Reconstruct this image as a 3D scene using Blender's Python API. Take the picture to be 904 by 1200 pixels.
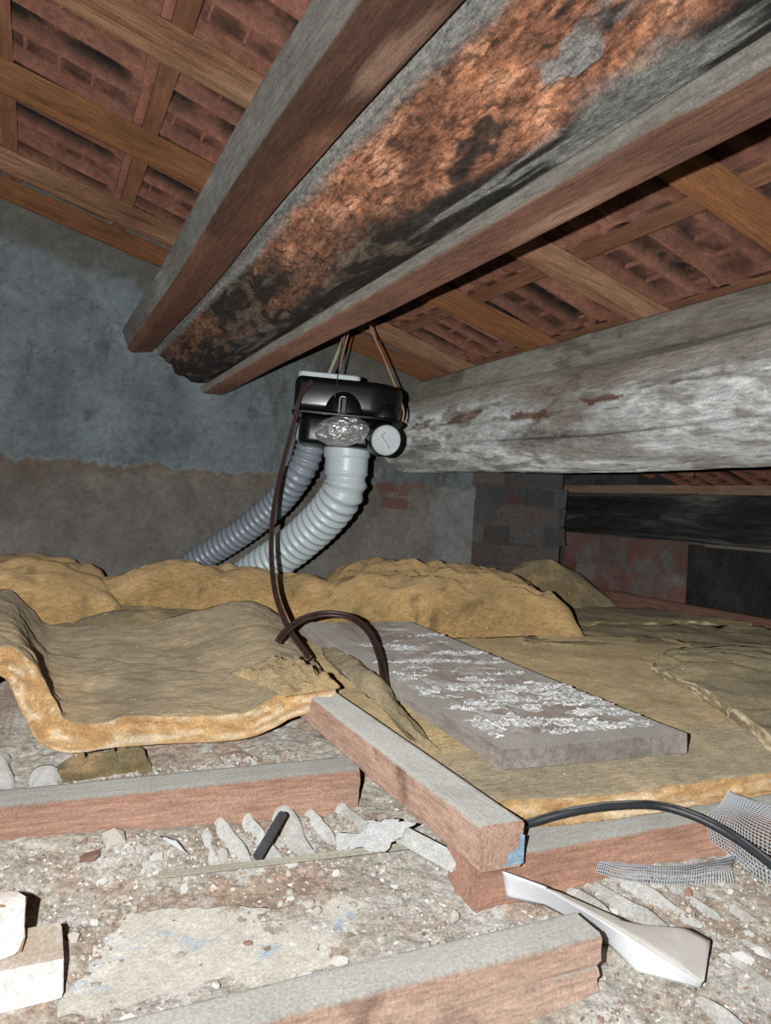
import bpy, bmesh, math, random
import numpy as np
from mathutils import Vector, Matrix

for o in list(bpy.data.objects):
    bpy.data.objects.remove(o, do_unlink=True)
scene = bpy.context.scene
COL = scene.collection
random.seed(7)
rng = np.random.RandomState(11)

# ------------------------------------------------------------------ camera
F, CX, CY, H = 866.0, 452.0, 600.0, 0.42
_Y = np.array([45 - CX, 572 - CY, F]); _Y /= np.linalg.norm(_Y)
_X = np.array([2270 - CX, 690 - CY, F]); _X -= _Y * _X.dot(_Y); _X /= np.linalg.norm(_X)
_Z = np.cross(_X, _Y)
if _Z[1] > 0: _Z = -_Z
R = np.array([_X, _Y, _Z])          # photo axes -> attic axes (X down the roof, Y along purlins, Z up)
CAM = np.array([0, 0, H])
cd = bpy.data.cameras.new('camera'); cam = bpy.data.objects.new('camera', cd); COL.objects.link(cam)
cd.sensor_fit = 'VERTICAL'; cd.sensor_height = 36.0; cd.lens = F / 1200 * 36.0
cd.clip_start = 0.01
cam.matrix_world = Matrix(((R[0,0], -R[0,1], -R[0,2], 0), (R[1,0], -R[1,1], -R[1,2], 0),
                           (R[2,0], -R[2,1], -R[2,2], H), (0, 0, 0, 1)))
scene.camera = cam

# ------------------------------------------------------------------ world, flash, exposure
wd = bpy.data.worlds.new('world'); scene.world = wd; wd.use_nodes = True
wd.node_tree.nodes['Background'].inputs[0].default_value = (0.85, 0.93, 1.0, 1)
wd.node_tree.nodes['Background'].inputs[1].default_value = 0.012
ld = bpy.data.lights.new('phone_flash', 'POINT'); flash = bpy.data.objects.new('phone_flash', ld); COL.objects.link(flash)
ld.energy = 275.0; ld.color = (0.985, 0.995, 1.0); ld.shadow_soft_size = 0.004
flash.location = Vector(CAM) + Vector(R[:, 0]) * -0.062 + Vector(R[:, 1]) * -0.012 + Vector(R[:, 2]) * -0.01
ld.use_nodes = True
_nt = ld.node_tree
_fo = _nt.nodes.new('ShaderNodeLightFalloff'); _fo.inputs['Strength'].default_value = 1.0; _fo.inputs['Smooth'].default_value = 3.6
_nt.links.new(_fo.outputs['Quadratic'], _nt.nodes['Emission'].inputs['Strength'])
vs = scene.view_settings
vs.view_transform = 'Standard'; vs.look = 'None'; vs.exposure = 0.0; vs.gamma = 1.0; vs.use_curve_mapping = False

# ------------------------------------------------------------------ helpers
def ray(px, py): return R @ np.array([px - CX, py - CY, F])
def W(px, py, Y):                    # point of the attic seen there at depth Y along the purlins
    d = ray(px, py); return CAM + d * (Y / d[1])
def G(px, py, z):                    # ... at height z
    d = ray(px, py); return CAM + d * ((z - H) / d[2])
def WX(px, py, X):
    d = ray(px, py); return CAM + d * (X / d[0])

def lin(r, g, b):
    f = lambda c: (c / 255 / 12.92) if c / 255 <= 0.04045 else ((c / 255 + 0.055) / 1.055) ** 2.4
    return (f(r), f(g), f(b))
def L4(c): return (*lin(*c), 1.0)

def vnoise(p, seed=0):
    p = np.asarray(p, float); i = np.floor(p).astype(np.int64); f = p - i
    f = f * f * (3 - 2 * f); out = 0
    def h(a, b, c):
        n = (a * 374761393 + b * 668265263 + c * 1274126177 + seed * 951274213) & 0xffffffff
        n = ((n ^ (n >> 13)) * 1103515245) & 0xffffffff
        n = ((n ^ (n >> 16)) * 2246822519) & 0xffffffff
        return ((n ^ (n >> 15)) & 0xffffff) / 0x7fffff - 1.0
    for a in (0, 1):
        for b in (0, 1):
            for c in (0, 1):
                w = (f[..., 0] if a else 1 - f[..., 0]) * (f[..., 1] if b else 1 - f[..., 1]) * (f[..., 2] if c else 1 - f[..., 2])
                out = out + w * h(i[..., 0] + a, i[..., 1] + b, i[..., 2] + c)
    return out
def fbm(p, oct=4, seed=0, gain=0.5):
    p = np.asarray(p, float); s = 0; a = 1.0; t = 0
    for k in range(oct):
        s = s + a * vnoise(p * 2.0 ** k + 17.3 * k, seed + k); t += a; a *= gain
    return s / t
def sstep(a, b, x): t = np.clip((x - a) / (b - a), 0, 1); return t * t * (3 - 2 * t)
def mix(a, b, t): t = np.asarray(t)[..., None]; return np.asarray(a) * (1 - t) + np.asarray(b) * t

ROOT = {}
def empty(name, loc, rz=0.0):
    o = bpy.data.objects.new(name, None); COL.objects.link(o)
    o.location = loc; o.rotation_euler = (0, 0, rz); o.empty_display_size = 0.05
    ROOT[o.name] = np.array(loc, float); return o
def tag(o, label=None, cat=None, group=None, kind=None):
    if label: o['label'] = label
    if cat: o['category'] = cat
    if group: o['group'] = group
    if kind: o['kind'] = kind
    return o
def mk(name, V, Fc, mat, parent=None, smooth=True, cols=None, local=False, base=True, matrix=None, attr=None):
    """one mesh object; V in attic coordinates unless local (then in the parent's) or matrix is given"""
    V = np.asarray(V, float).reshape(-1, 3)
    me = bpy.data.meshes.new(name)
    off = np.zeros(3)
    if matrix is None and not local:
        if parent is not None: off = ROOT.get(parent.name, np.zeros(3))
        elif base:
            off = np.array([(V[:, 0].min() + V[:, 0].max()) / 2, (V[:, 1].min() + V[:, 1].max()) / 2, V[:, 2].min()])
    me.from_pydata((V - off).tolist(), [], [list(map(int, f)) for f in Fc])
    me.validate()
    if smooth: me.polygons.foreach_set('use_smooth', [True] * len(me.polygons))
    if cols is not None:
        c = np.ones((len(V), 4)); c[:, :3] = np.clip(np.asarray(cols).reshape(-1, 3), 0, 1)
        a = me.color_attributes.new('Col', 'FLOAT_COLOR', 'POINT'); a.data.foreach_set('color', c.ravel())
    me.update()
    if mat: me.materials.append(mat)
    o = bpy.data.objects.new(name, me); COL.objects.link(o)
    if matrix is not None: o.matrix_world = matrix
    elif parent is None: o.location = off
    if parent is not None: o.parent = parent
    ROOT[o.name] = off if parent is None else ROOT.get(parent.name, off)
    return o
def grid_faces(nu, nv, flip=False, off=0):
    i, j = np.meshgrid(np.arange(nu - 1), np.arange(nv - 1), indexing='ij')
    a = (i * nv + j).ravel() + off; b = a + nv; c = b + 1; d = a + 1
    f = np.stack([a, b, c, d], 1)
    return (f[:, ::-1] if flip else f).tolist()
def fix_normals(o):
    bm = bmesh.new(); bm.from_mesh(o.data); bmesh.ops.recalc_face_normals(bm, faces=bm.faces); bm.to_mesh(o.data); bm.free()
    return o
def frame(p0, p1, up=(0, 0, 1)):
    x = np.asarray(p1, float) - np.asarray(p0, float); L = np.linalg.norm(x); x /= L
    y = np.cross(up, x); y /= np.linalg.norm(y); z = np.cross(x, y)
    return Matrix(((x[0], y[0], z[0], p0[0]), (x[1], y[1], z[1], p0[1]), (x[2], y[2], z[2], p0[2]), (0, 0, 0, 1))), L
def poly_section(pts, n, r=0.006):
    """closed polygon resampled to about n points, corners eased"""
    pts = np.asarray(pts, float); k = len(pts); out = []
    per = sum(np.linalg.norm(pts[(i + 1) % k] - pts[i]) for i in range(k))
    for i in range(k):
        a, b = pts[i], pts[(i + 1) % k]; l = np.linalg.norm(b - a); d = (b - a) / l
        rr = min(r, l * 0.4); m = max(1, int(round(n * l / per)))
        for t in np.linspace(0, 1, m + 1): out.append(a + d * (rr + t * (l - 2 * rr)))
    return np.array(out)
def sweep(name, sec, p0, p1, mat, nl=40, rough=0.002, freq=14, seed=0, up=(0, 0, 1), parent=None, colfn=None, bend=0.0, smooth=True, dispfn=None, taper=None, capr=0.0):
    """timber: section (y,z) carried from p0 to p1, roughened; local X runs along the grain"""
    M, L = frame(p0, p1, up); n = len(sec); xs = np.linspace(0, L, nl)
    c = sec.mean(0); d = sec - c; nn = d / np.maximum(np.linalg.norm(d, axis=1, keepdims=True), 1e-6)
    V = np.zeros((nl, n, 3)); V[..., 0] = xs[:, None]
    tp = np.ones(nl) if taper is None else np.interp(xs / L, [0, 1], taper)
    V[..., 1] = c[0] + d[:, 0] * tp[:, None]; V[..., 2] = c[1] + d[:, 1] * tp[:, None]
    V[..., 1] += (bend * vnoise(np.stack([xs * 1.3, xs * 0 + seed, xs * 0], -1), seed))[:, None]
    V[..., 2] += (bend * vnoise(np.stack([xs * 1.1, xs * 0 + seed + 9, xs * 0], -1), seed))[:, None]
    q = V * np.array([freq * 0.25, freq, freq])
    dd = rough * fbm(q, 4, seed)
    if dispfn is not None: dd = dd + dispfn(V, nn)
    V[..., 1:] += nn[None] * dd[..., None]
    V[0, :, 0] += capr * fbm(V[0] * 30, 3, seed + 5); V[-1, :, 0] += capr * fbm(V[-1] * 30, 3, seed + 6)
    cols = None
    Fc = []
    for i in range(nl - 1):
        for j in range(n):
            k = (j + 1) % n; Fc.append((i * n + j, i * n + k, (i + 1) * n + k, (i + 1) * n + j))
    Vf = V.reshape(-1, 3)
    cap = np.array([[V[0, :, 0].mean(), V[0, :, 1].mean(), V[0, :, 2].mean()], [V[-1, :, 0].mean(), V[-1, :, 1].mean(), V[-1, :, 2].mean()]])
    b = len(Vf); Vf = np.vstack([Vf, cap])
    for j in range(n):
        k = (j + 1) % n; Fc.append((b, k, j)); Fc.append((b + 1, (nl - 1) * n + j, (nl - 1) * n + k))
    if colfn is not None:
        th = np.arctan2(nn[:, 1], nn[:, 0]); TH = np.broadcast_to(th[None], (nl, n))
        cc = colfn(V, TH).reshape(-1, 3); cols = np.vstack([cc, cc[:1], cc[-1:]])
    o = mk(name, Vf, Fc, mat, None, smooth, cols, matrix=M)
    if parent is not None:
        o.parent = parent; o.matrix_parent_inverse = Matrix.Translation(-Vector(ROOT[parent.name])) if parent.name in ROOT else Matrix()
    fix_normals(o)
    if smooth:
        try: o.data.set_sharp_from_angle(angle=math.radians(50))
        except Exception: pass
    return o
def catmull(P, n):
    P = np.asarray(P, float); k = len(P)
    if k == 2: return P[0] + (P[1] - P[0]) * np.linspace(0, 1, n)[(slice(None),) + (None,) * (P.ndim - 1)]
    Q = np.concatenate([[2 * P[0] - P[1]], P, [2 * P[-1] - P[-2]]]); t = np.linspace(0, k - 1, n)
    i = np.minimum(t.astype(int), k - 2); f = (t - i)[(slice(None),) + (None,) * (P.ndim - 1)]
    a, b, c, d = Q[i], Q[i + 1], Q[i + 2], Q[i + 3]
    return 0.5 * (2 * b + (c - a) * f + (2 * a - 5 * b + 4 * c - d) * f ** 2 + (3 * b - a - 3 * c + d) * f ** 3)
def tube(name, pts, r, mat, parent=None, n=60, m=10, local=False, rfn=None, caps=True, cols=None, base=True):
    P = catmull(pts, n); T = np.gradient(P, axis=0); T /= np.linalg.norm(T, axis=1, keepdims=True)
    N = np.zeros_like(P); u = np.array([0.3, 0.2, 0.93]); u -= T[0] * u.dot(T[0]); u /= np.linalg.norm(u)
    for i in range(n):
        u = u - T[i] * u.dot(T[i]); u /= np.linalg.norm(u); N[i] = u
    B = np.cross(T, N); a = np.linspace(0, 2 * math.pi, m, endpoint=False)
    rr = np.full(n, r) if rfn is None else np.array([rfn(t) for t in np.linspace(0, 1, n)])
    V = P[:, None] + rr[:, None, None] * (np.cos(a)[None, :, None] * N[:, None] + np.sin(a)[None, :, None] * B[:, None])
    Fc = [(i * m + j, i * m + (j + 1) % m, (i + 1) * m + (j + 1) % m, (i + 1) * m + j) for i in range(n - 1) for j in range(m)]
    if caps: Fc += [list(range(m))[::-1], list(range((n - 1) * m, n * m))]
    return mk(name, V, Fc, mat, parent, True, local=local, base=base)
def box(name, lo, hi, mat, parent=None, local=False, bev=0.0, jit=0.0, rot=None, seg=2):
    bm = bmesh.new(); bmesh.ops.create_cube(bm, size=1)
    lo = np.array(lo, float); hi = np.array(hi, float)
    for v in bm.verts: v.co = Vector((lo + hi) / 2 + np.array(v.co) * (hi - lo) + (rng.rand(3) - 0.5) * jit)
    if bev: bmesh.ops.bevel(bm, geom=bm.edges[:], offset=bev, segments=seg, affect='EDGES', profile=0.6)
    if rot is not None: bmesh.ops.transform(bm, matrix=rot, verts=bm.verts)
    bm.verts.ensure_lookup_table(); V = np.array([v.co[:] for v in bm.verts]); Fc = [[v.index for v in f.verts] for f in bm.faces]; bm.free()
    return mk(name, V, Fc, mat, parent, False, local=local)
def revolve(prof, m, axis_o=(0, 0, 0), axis=(0, 0, 1)):
    a = np.linspace(0, 2 * math.pi, m, endpoint=False); prof = np.asarray(prof, float); n = len(prof)
    z = np.asarray(axis, float); z /= np.linalg.norm(z); u = np.cross(z, (0.12, 1, 0.2)); u /= np.linalg.norm(u); v = np.cross(z, u)
    V = np.asarray(axis_o)[None, None] + prof[:, 1][:, None, None] * z + prof[:, 0][:, None, None] * (np.cos(a)[None, :, None] * u + np.sin(a)[None, :, None] * v)
    Fc = [(i * m + j, i * m + (j + 1) % m, (i + 1) * m + (j + 1) % m, (i + 1) * m + j) for i in range(n - 1) for j in range(m)]
    Fc += [list(range(m))[::-1], list(range((n - 1) * m, n * m))]
    return V.reshape(-1, 3), Fc

# ------------------------------------------------------------------ materials
def mat(name, c1=(150, 150, 150), c2=None, c3=None, sc=8.0, st=(1, 1, 1), rough=0.85, bump=0.3, bsc=60.0, spec=0.25, metal=0.0,
        dust=None, dust_lo=0.35, dust_hi=0.8, vc=False, stain=None, ssc=4.0, slo=0.5, shi=0.65, sst=(1, 1, 1), rnd=0.0, mott=0.35, msc=90.0, soot_shade=None, sheen=0.0, grit=None, speck=None, dirt=0.18):
    m = bpy.data.materials.new(name); m.use_nodes = True; nt = m.node_tree; N = nt.nodes; K = nt.links.new
    b = N['Principled BSDF']; b.inputs['Roughness'].default_value = rough; b.inputs['Specular IOR Level'].default_value = spec; b.inputs['Metallic'].default_value = metal
    if rough > 0.7: b.inputs['Diffuse Roughness'].default_value = 1.0
    tc = N.new('ShaderNodeTexCoord')
    def mapped(s):
        mp = N.new('ShaderNodeMapping'); mp.inputs['Scale'].default_value = s; K(tc.outputs['Object'], mp.inputs['Vector']); return mp.outputs[0]
    def noise(v, s, d=6, r=0.6, dist=0.0):
        n = N.new('ShaderNodeTexNoise'); n.inputs['Scale'].default_value = s; n.inputs['Detail'].default_value = d; n.inputs['Roughness'].default_value = r; n.inputs['Distortion'].default_value = dist
        K(v, n.inputs['Vector']); return n.outputs['Fac']
    def ramp(fac, stops):
        r = N.new('ShaderNodeValToRGB'); e = r.color_ramp.elements
        while len(e) < len(stops): e.new(0.5)
        for k, (p, c) in enumerate(stops): e[k].position = p; e[k].color = c
        K(fac, r.inputs[0]); return r.outputs[0]
    def mixc(fac, a, bb, mode='MIX'):
        x = N.new('ShaderNodeMix'); x.data_type = 'RGBA'; x.blend_type = mode
        if isinstance(fac, float): x.inputs[0].default_value = fac
        else: K(fac, x.inputs[0])
        for s, k in ((a, 6), (bb, 7)):
            if isinstance(s, tuple): x.inputs[k].default_value = s
            else: K(s, x.inputs[k])
        return x.outputs[2]
    if rnd:
        oi = N.new('ShaderNodeObjectInfo')
        ad = N.new('ShaderNodeVectorMath'); ad.operation = 'ADD'; K(tc.outputs['Object'], ad.inputs[0])
        mm = N.new('ShaderNodeVectorMath'); mm.operation = 'SCALE'; mm.inputs[0].default_value = (13, 7, 5); K(oi.outputs['Random'], mm.inputs['Scale']); K(mm.outputs[0], ad.inputs[1])
        src = ad.outputs[0]
        def mapped(s):
            mp = N.new('ShaderNodeMapping'); mp.inputs['Scale'].default_value = s; K(src, mp.inputs['Vector']); return mp.outputs[0]
    v = mapped(st)
    if vc:
        a = N.new('ShaderNodeVertexColor'); a.layer_name = 'Col'; col = a.outputs['Color']
    else:
        c2 = c2 or c1; c3 = c3 or c2
        col = ramp(noise(v, sc, 8, 0.65, 0.3), [(0.3, L4(c1)), (0.5, L4(c2)), (0.7, L4(c3))])
    if stain:
        col = mixc(ramp(noise(mapped(sst), ssc, 7, 0.6, 0.4), [(slo, (0, 0, 0, 1)), (shi, (1, 1, 1, 1))]), col, L4(stain))
    if soot_shade:
        at_ = N.new('ShaderNodeAttribute'); at_.attribute_name = 'Col'
        ml = N.new('ShaderNodeMath'); ml.operation = 'MULTIPLY'; K(at_.outputs['Fac'], ml.inputs[0]); K(ramp(noise(mapped((1, 1, 1)), 6.5, 6, 0.65), [(0.31, (0, 0, 0, 1)), (0.54, (1, 1, 1, 1))]), ml.inputs[1])
        col = mixc(ml.outputs[0], col, L4(soot_shade))
    if rnd:
        br = ramp(oi.outputs['Random'], [(0.0, (1 - rnd,) * 3 + (1,)), (0.5, (1, 1, 1, 1)), (1.0, (1 + rnd * 0.5, 1 + rnd * 0.4, 1 + rnd * 0.35, 1))])
        col = mixc(1.0, col, br, 'MULTIPLY')
    if mott:
        col = mixc(1.0, col, ramp(noise(v, msc, 6, 0.7), [(0.28, (1 - mott,) * 3 + (1,)), (0.72, (1 + mott * 0.5,) * 3 + (1,))]), 'MULTIPLY')
    if dust:
        ge = N.new('ShaderNodeNewGeometry'); sx = N.new('ShaderNodeSeparateXYZ'); K(ge.outputs['Normal'], sx.inputs[0])
        ad = N.new('ShaderNodeMath'); ad.operation = 'ADD'; K(sx.outputs['Z'], ad.inputs[0])
        ns = N.new('ShaderNodeMath'); ns.operation = 'MULTIPLY_ADD'; K(noise(mapped((1, 1, 1)), 22, 6), ns.inputs[0]); ns.inputs[1].default_value = 0.6; ns.inputs[2].default_value = -0.3
        K(ns.outputs[0], ad.inputs[1])
        col = mixc(ramp(ad.outputs[0], [(dust_lo, (0, 0, 0, 1)), (dust_hi, (1, 1, 1, 1))]), col, L4(dust))
    gq = (0.3 if rough > 0.7 else 0.0) if grit is None else grit
    if gq:
        col = mixc(1.0, col, ramp(noise(mapped((1, 1, 1)), 330, 3, 0.8), [(0.32, (1 - gq,) * 3 + (1,)), (0.68, (1 + gq * 0.6,) * 3 + (1,))]), 'MULTIPLY')
        if dirt: col = mixc(1.0, col, ramp(noise(mapped((1, 1, 1)), 7, 7, 0.7, 0.5), [(0.3, (1 - dirt, 1 - dirt * 1.05, 1 - dirt * 1.1, 1)), (0.6, (1.06, 1.06, 1.06, 1))]), 'MULTIPLY')
    if speck:
        col = mixc(ramp(noise(mapped((1, 1, 1)), speck[1], 2, 0.5), [(speck[2], (0, 0, 0, 1)), (speck[2] + 0.03, (1, 1, 1, 1))]), col, L4(speck[0]))
    K(col, b.inputs['Base Color'])
    if bump:
        bp = N.new('ShaderNodeBump'); bp.inputs['Strength'].default_value = bump; bp.inputs['Distance'].default_value = 0.004
        K(noise(v, bsc, 7, 0.65), bp.inputs['Height']); K(bp.outputs[0], b.inputs['Normal'])
    if sheen: b.inputs['Sheen Weight'].default_value = sheen
    return m
GR = (0.12, 1, 1)   # grain along local X
M = {}
M['joist'] = mat('joist_wood', (148, 110, 92), (170, 132, 112), (186, 152, 132), 9, (0.1, 1, 1), dust=(154, 153, 146), bump=0.6, bsc=200, mott=0.42, msc=230)
M['oldjoist'] = mat('dusty_wood', (156, 124, 106), (182, 152, 134), (196, 170, 152), 9, (0.15, 1, 1), dust=(174, 173, 166), bump=0.6, bsc=200, mott=0.42, msc=230, stain=(120, 92, 78), ssc=10, slo=0.55, shi=0.7)
M['rafter'] = mat('rafter_wood', (100, 65, 41), (130, 87, 56), (148, 102, 69), 14, (0.06, 1, 1), bump=0.5, bsc=220, mott=0.5, msc=240, stain=(82, 52, 34), ssc=5, slo=0.6, shi=0.75, sst=(0.5, 2, 2))
M['rafterpale'] = mat('rafter_pale_wood', (110, 76, 54), (150, 112, 84), (176, 138, 110), 18, (0.05, 1, 1), bump=0.8, bsc=220, mott=0.6, msc=200, stain=(110, 70, 50), ssc=6, slo=0.55, shi=0.7, sst=(0.4, 2, 2))
M['batten'] = mat('batten_wood', (90, 60, 43), (112, 76, 55), (132, 92, 68), 12, (0.1, 1, 1), bump=0.4, mott=0.4)
M['tile'] = mat('terracotta', (118, 78, 62), (136, 92, 75), (152, 107, 89), 10, soot_shade=(32, 28, 26), stain=(112, 80, 68), ssc=7, slo=0.52, shi=0.7, rnd=0.28, mott=0.4, msc=60, bump=0.35, bsc=80)
M['vc'] = mat('weathered_wood', vc=True, st=(0.12, 1, 1), mott=0.5, msc=170, bump=0.9, bsc=170, grit=0.35, rough=0.9)
M['rot'] = mat('rotten_wood', vc=True, st=(0.35, 1, 1), mott=0.75, msc=150, bump=1.0, bsc=130, grit=0.5, rough=0.92)
M['whitelog'] = mat('whitewashed_log', vc=True, st=(0.22, 1, 1), mott=0.55, msc=130, bump=1.0, bsc=110, grit=0.4, rough=0.9)
M['plaster'] = mat('wall_plaster', vc=True, mott=0.3, msc=45, bump=0.6, bsc=70, grit=0.25, dirt=0.25, speck=((58, 56, 54), 60, 0.76), rough=0.93)
M['floor'] = mat('floor_debris', vc=True, mott=0.6, msc=110, bump=1.0, bsc=140, grit=0.36, speck=((226, 224, 218), 120, 0.68), rough=0.95)
M['brick'] = mat('old_brick', (118, 84, 74), (108, 96, 90), (98, 98, 98), 5, rnd=0.30, mott=0.45, bump=0.7, stain=(92, 95, 96), ssc=7, slo=0.46, shi=0.6)
M['redbrick'] = mat('red_brick', (126, 82, 74), (118, 90, 82), (116, 104, 98), 5, rnd=0.2, mott=0.35, bump=0.5, stain=(118, 114, 110), ssc=6, slo=0.48, shi=0.62)
M['wool'] = mat('glass_wool', vc=True, st=(0.4, 1, 1), mott=0.38, msc=120, bump=1.0, bsc=160, grit=0.35, dirt=0.25, speck=((206, 204, 196), 95, 0.72), rough=0.97, spec=0.05, sheen=0.1)
M['greyboard'] = mat('weathered_board', (118, 104, 94), (140, 132, 124), (156, 150, 144), 10, (1, 0.12, 1), dust=(138, 134, 126), dust_lo=0.5, dust_hi=1.1, bump=0.5, mott=0.4, stain=(124, 78, 60), ssc=5, slo=0.62, shi=0.75)
M['paintedboard'] = mat('board_with_paint_remains', (118, 104, 94), (138, 128, 120), (150, 142, 134), 10, (1, 0.25, 1), bump=0.5, mott=0.4, stain=(176, 174, 170), ssc=14, slo=0.54, shi=0.66, sst=(0.6, 1.4, 1))
M['flake'] = mat('white_paint', (206, 205, 202), (222, 222, 220), (184, 179, 172), 60, bump=0.2, mott=0.2, rough=0.6)
M['black'] = mat('black_plastic', (14, 14, 15), (18, 18, 19), rough=0.28, spec=0.5, bump=0.05, bsc=20, mott=0.2)
M['lid'] = mat('grey_white_plastic', (176, 184, 186), (190, 197, 198), rough=0.55, bump=0.05, mott=0.15)
M['ductw'] = mat('pale_grey_duct_plastic', (178, 190, 194), (190, 200, 203), (170, 182, 186), 6, rough=0.38, spec=0.45, bump=0.03, mott=0.1)
M['ductg'] = mat('grey_duct_plastic', (118, 126, 132), (132, 140, 146), (112, 120, 126), 6, rough=0.38, spec=0.45, bump=0.03, mott=0.1)
M['foil'] = mat('aluminium_foil', (206, 206, 206), (222, 222, 222), rough=0.32, metal=0.75, bump=0.8, bsc=25, mott=0.1)
M['string'] = mat('hemp_cord', (150, 110, 84), (172, 134, 106), rough=0.9, bump=0.3, mott=0.3, msc=300)
M['steel'] = mat('steel_wire', (170, 165, 158), (185, 182, 178), rough=0.4, metal=0.6, bump=0, mott=0.1)
M['brown'] = mat('brown_cable_sheath', (62, 46, 42), (74, 56, 50), (54, 40, 38), 20, rough=0.42, spec=0.4, bump=0.05, mott=0.2)
M['blackcable'] = mat('black_cable_sheath', (40, 43, 46), (50, 53, 57), rough=0.45, spec=0.4, bump=0.1, mott=0.2, dust=(120, 122, 124), dust_lo=0.85, dust_hi=1.4)
M['rubble'] = mat('plaster_rubble', (190, 182, 170), (206, 199, 188), (176, 162, 150), 20, rnd=0.2, bump=0.5, mott=0.3)
M['chip'] = mat('white_plaster_chip', (206, 205, 200), (216, 215, 211), (190, 184, 176), 20, rnd=0.12, bump=0.3, mott=0.15)
M['redchip'] = mat('terracotta_rubble', (156, 118, 102), (170, 134, 118), (148, 122, 110), 20, rnd=0.2, bump=0.5, mott=0.3)
M['ridge'] = mat('plaster_key', (184, 184, 179), (194, 194, 189), (170, 166, 158), 14, rnd=0.08, bump=0.4, mott=0.25, msc=60, stain=(176, 152, 134), ssc=12, slo=0.58, shi=0.72)
M['bag'] = mat('dusty_plastic_film', (186, 181, 168), (196, 192, 182), (178, 170, 156), 10, rough=0.72, stain=(150, 168, 184), ssc=16, slo=0.57, shi=0.68, sst=(1, 1.6, 1), mott=0.2, bump=0.4, bsc=40)
M['whiteplastic'] = mat('white_plastic', (214, 217, 220), (222, 224, 226), (200, 202, 204), 10, rough=0.6, spec=0.3, bump=0.1, mott=0.08, stain=(178, 168, 156), ssc=9, slo=0.62, shi=0.8)
M['paper'] = mat('scrap_paper', (188, 190, 188), (198, 200, 198), (174, 174, 170), 14, rough=0.8, mott=0.15, bump=0.3)
M['block'] = mat('white_plaster_block', (226, 222, 214), (236, 233, 228), (206, 196, 182), 12, dust=(172, 158, 142), dust_lo=0.5, dust_hi=1.0, bump=0.3, mott=0.15)
M['net'] = mat('grey_netting_plastic', (160, 165, 170), (178, 182, 186), rough=0.5, bump=0, mott=0.1)
M['lath'] = mat('split_lath', (150, 146, 128), (166, 162, 146), (140, 134, 116), 12, (0.1, 1, 1), mott=0.25, bump=0.3)
M['charred'] = mat('charred_log', (24, 23, 22), (50, 49, 47), (104, 101, 96), 12, (0.15, 1, 1), mott=0.6, bump=1.0, bsc=40)  # palest grey streaks raised to stand in for glints
M['darkplank'] = mat('blackened_plank', (34, 33, 32), (50, 48, 46), (66, 62, 58), 8, (0.2, 1, 1), mott=0.5, bump=0.7)
M['paleplank'] = mat('worn_plank', (120, 96, 78), (144, 118, 98), (110, 86, 70), 9, (0.12, 1, 1), mott=0.4, bump=0.4)
M['sill'] = mat('reddish_sill_wood', (112, 82, 70), (132, 98, 84), (96, 74, 66), 9, (0.12, 1, 1), mott=0.4, bump=0.5)
M['seal_slab'] = mat('dark_seal_slab', (40, 30, 26), (46, 36, 30))
M['pipe'] = mat('black_rubber', (62, 62, 64), (74, 74, 76), rough=0.75, bump=0.3, mott=0.3)
M['blue'] = mat('blue_paint', (120, 152, 176), (140, 166, 184), (112, 140, 160), 30, mott=0.25, bump=0.3)

def roofz(X): return 1.369 - 0.256 * X            # underside of the rafters

# ================================================================== SETTING
# floor: dusty ceiling back between the joists, fine mesh where it shows
xs = np.concatenate([np.linspace(-1.2, -0.12, 10)[:-1], np.linspace(-0.12, 1.05, 235), np.linspace(1.05, 2.75, 16)[1:]])
ys = np.concatenate([np.linspace(-0.7, 0.38, 10)[:-1], np.linspace(0.38, 1.35, 200), np.linspace(1.35, 2.95, 14)[1:]])
gx, gy = np.meshgrid(xs, ys, indexing='ij')
p = np.stack([gx, gy, gx * 0], -1)
gz = 0.012 * fbm(p * 6, 4, 3) + 0.006 * fbm(p * 30, 3, 5) + 0.003 * fbm(p * 90, 2, 6)
gz += 0.018 * sstep(0.12, 0.0, np.abs(gy - 0.90)) * sstep(0.30, 0.05, gx)     # rubble banked against the left joist
n1 = fbm(p * 9, 5, 21); n2 = fbm(p * 22, 5, 22); n3 = fbm(p * 60, 4, 23); n4 = fbm(p * 5, 3, 24)
c = mix(lin(188, 181, 167), lin(176, 157, 139), sstep(-0.05, 0.3, n1))
c = mix(c, lin(206, 202, 194), sstep(0.08, 0.35, n2))
c = mix(c, lin(176, 146, 128), sstep(0.18, 0.42, -n2) * 0.55)
c = mix(c, lin(206, 202, 194), sstep(0.32, 0.5, n3) * 0.8)
c = mix(c, lin(140, 124, 110), sstep(0.34, 0.52, -n3) * 0.7)
c = mix(c, lin(190, 187, 178), sstep(0.0, 0.3, n4) * 0.5)
floor = mk('floor', np.stack([gx, gy, gz], -1), grid_faces(len(xs), len(ys)), M['floor'], cols=c, base=False)
tag(floor, kind='structure')
FZ = gz.copy()
def drape(X, Y):
    i = np.clip(np.searchsorted(xs, X), 0, len(xs) - 1); j = np.clip(np.searchsorted(ys, Y), 0, len(ys) - 1); return FZ[i, j]

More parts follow.
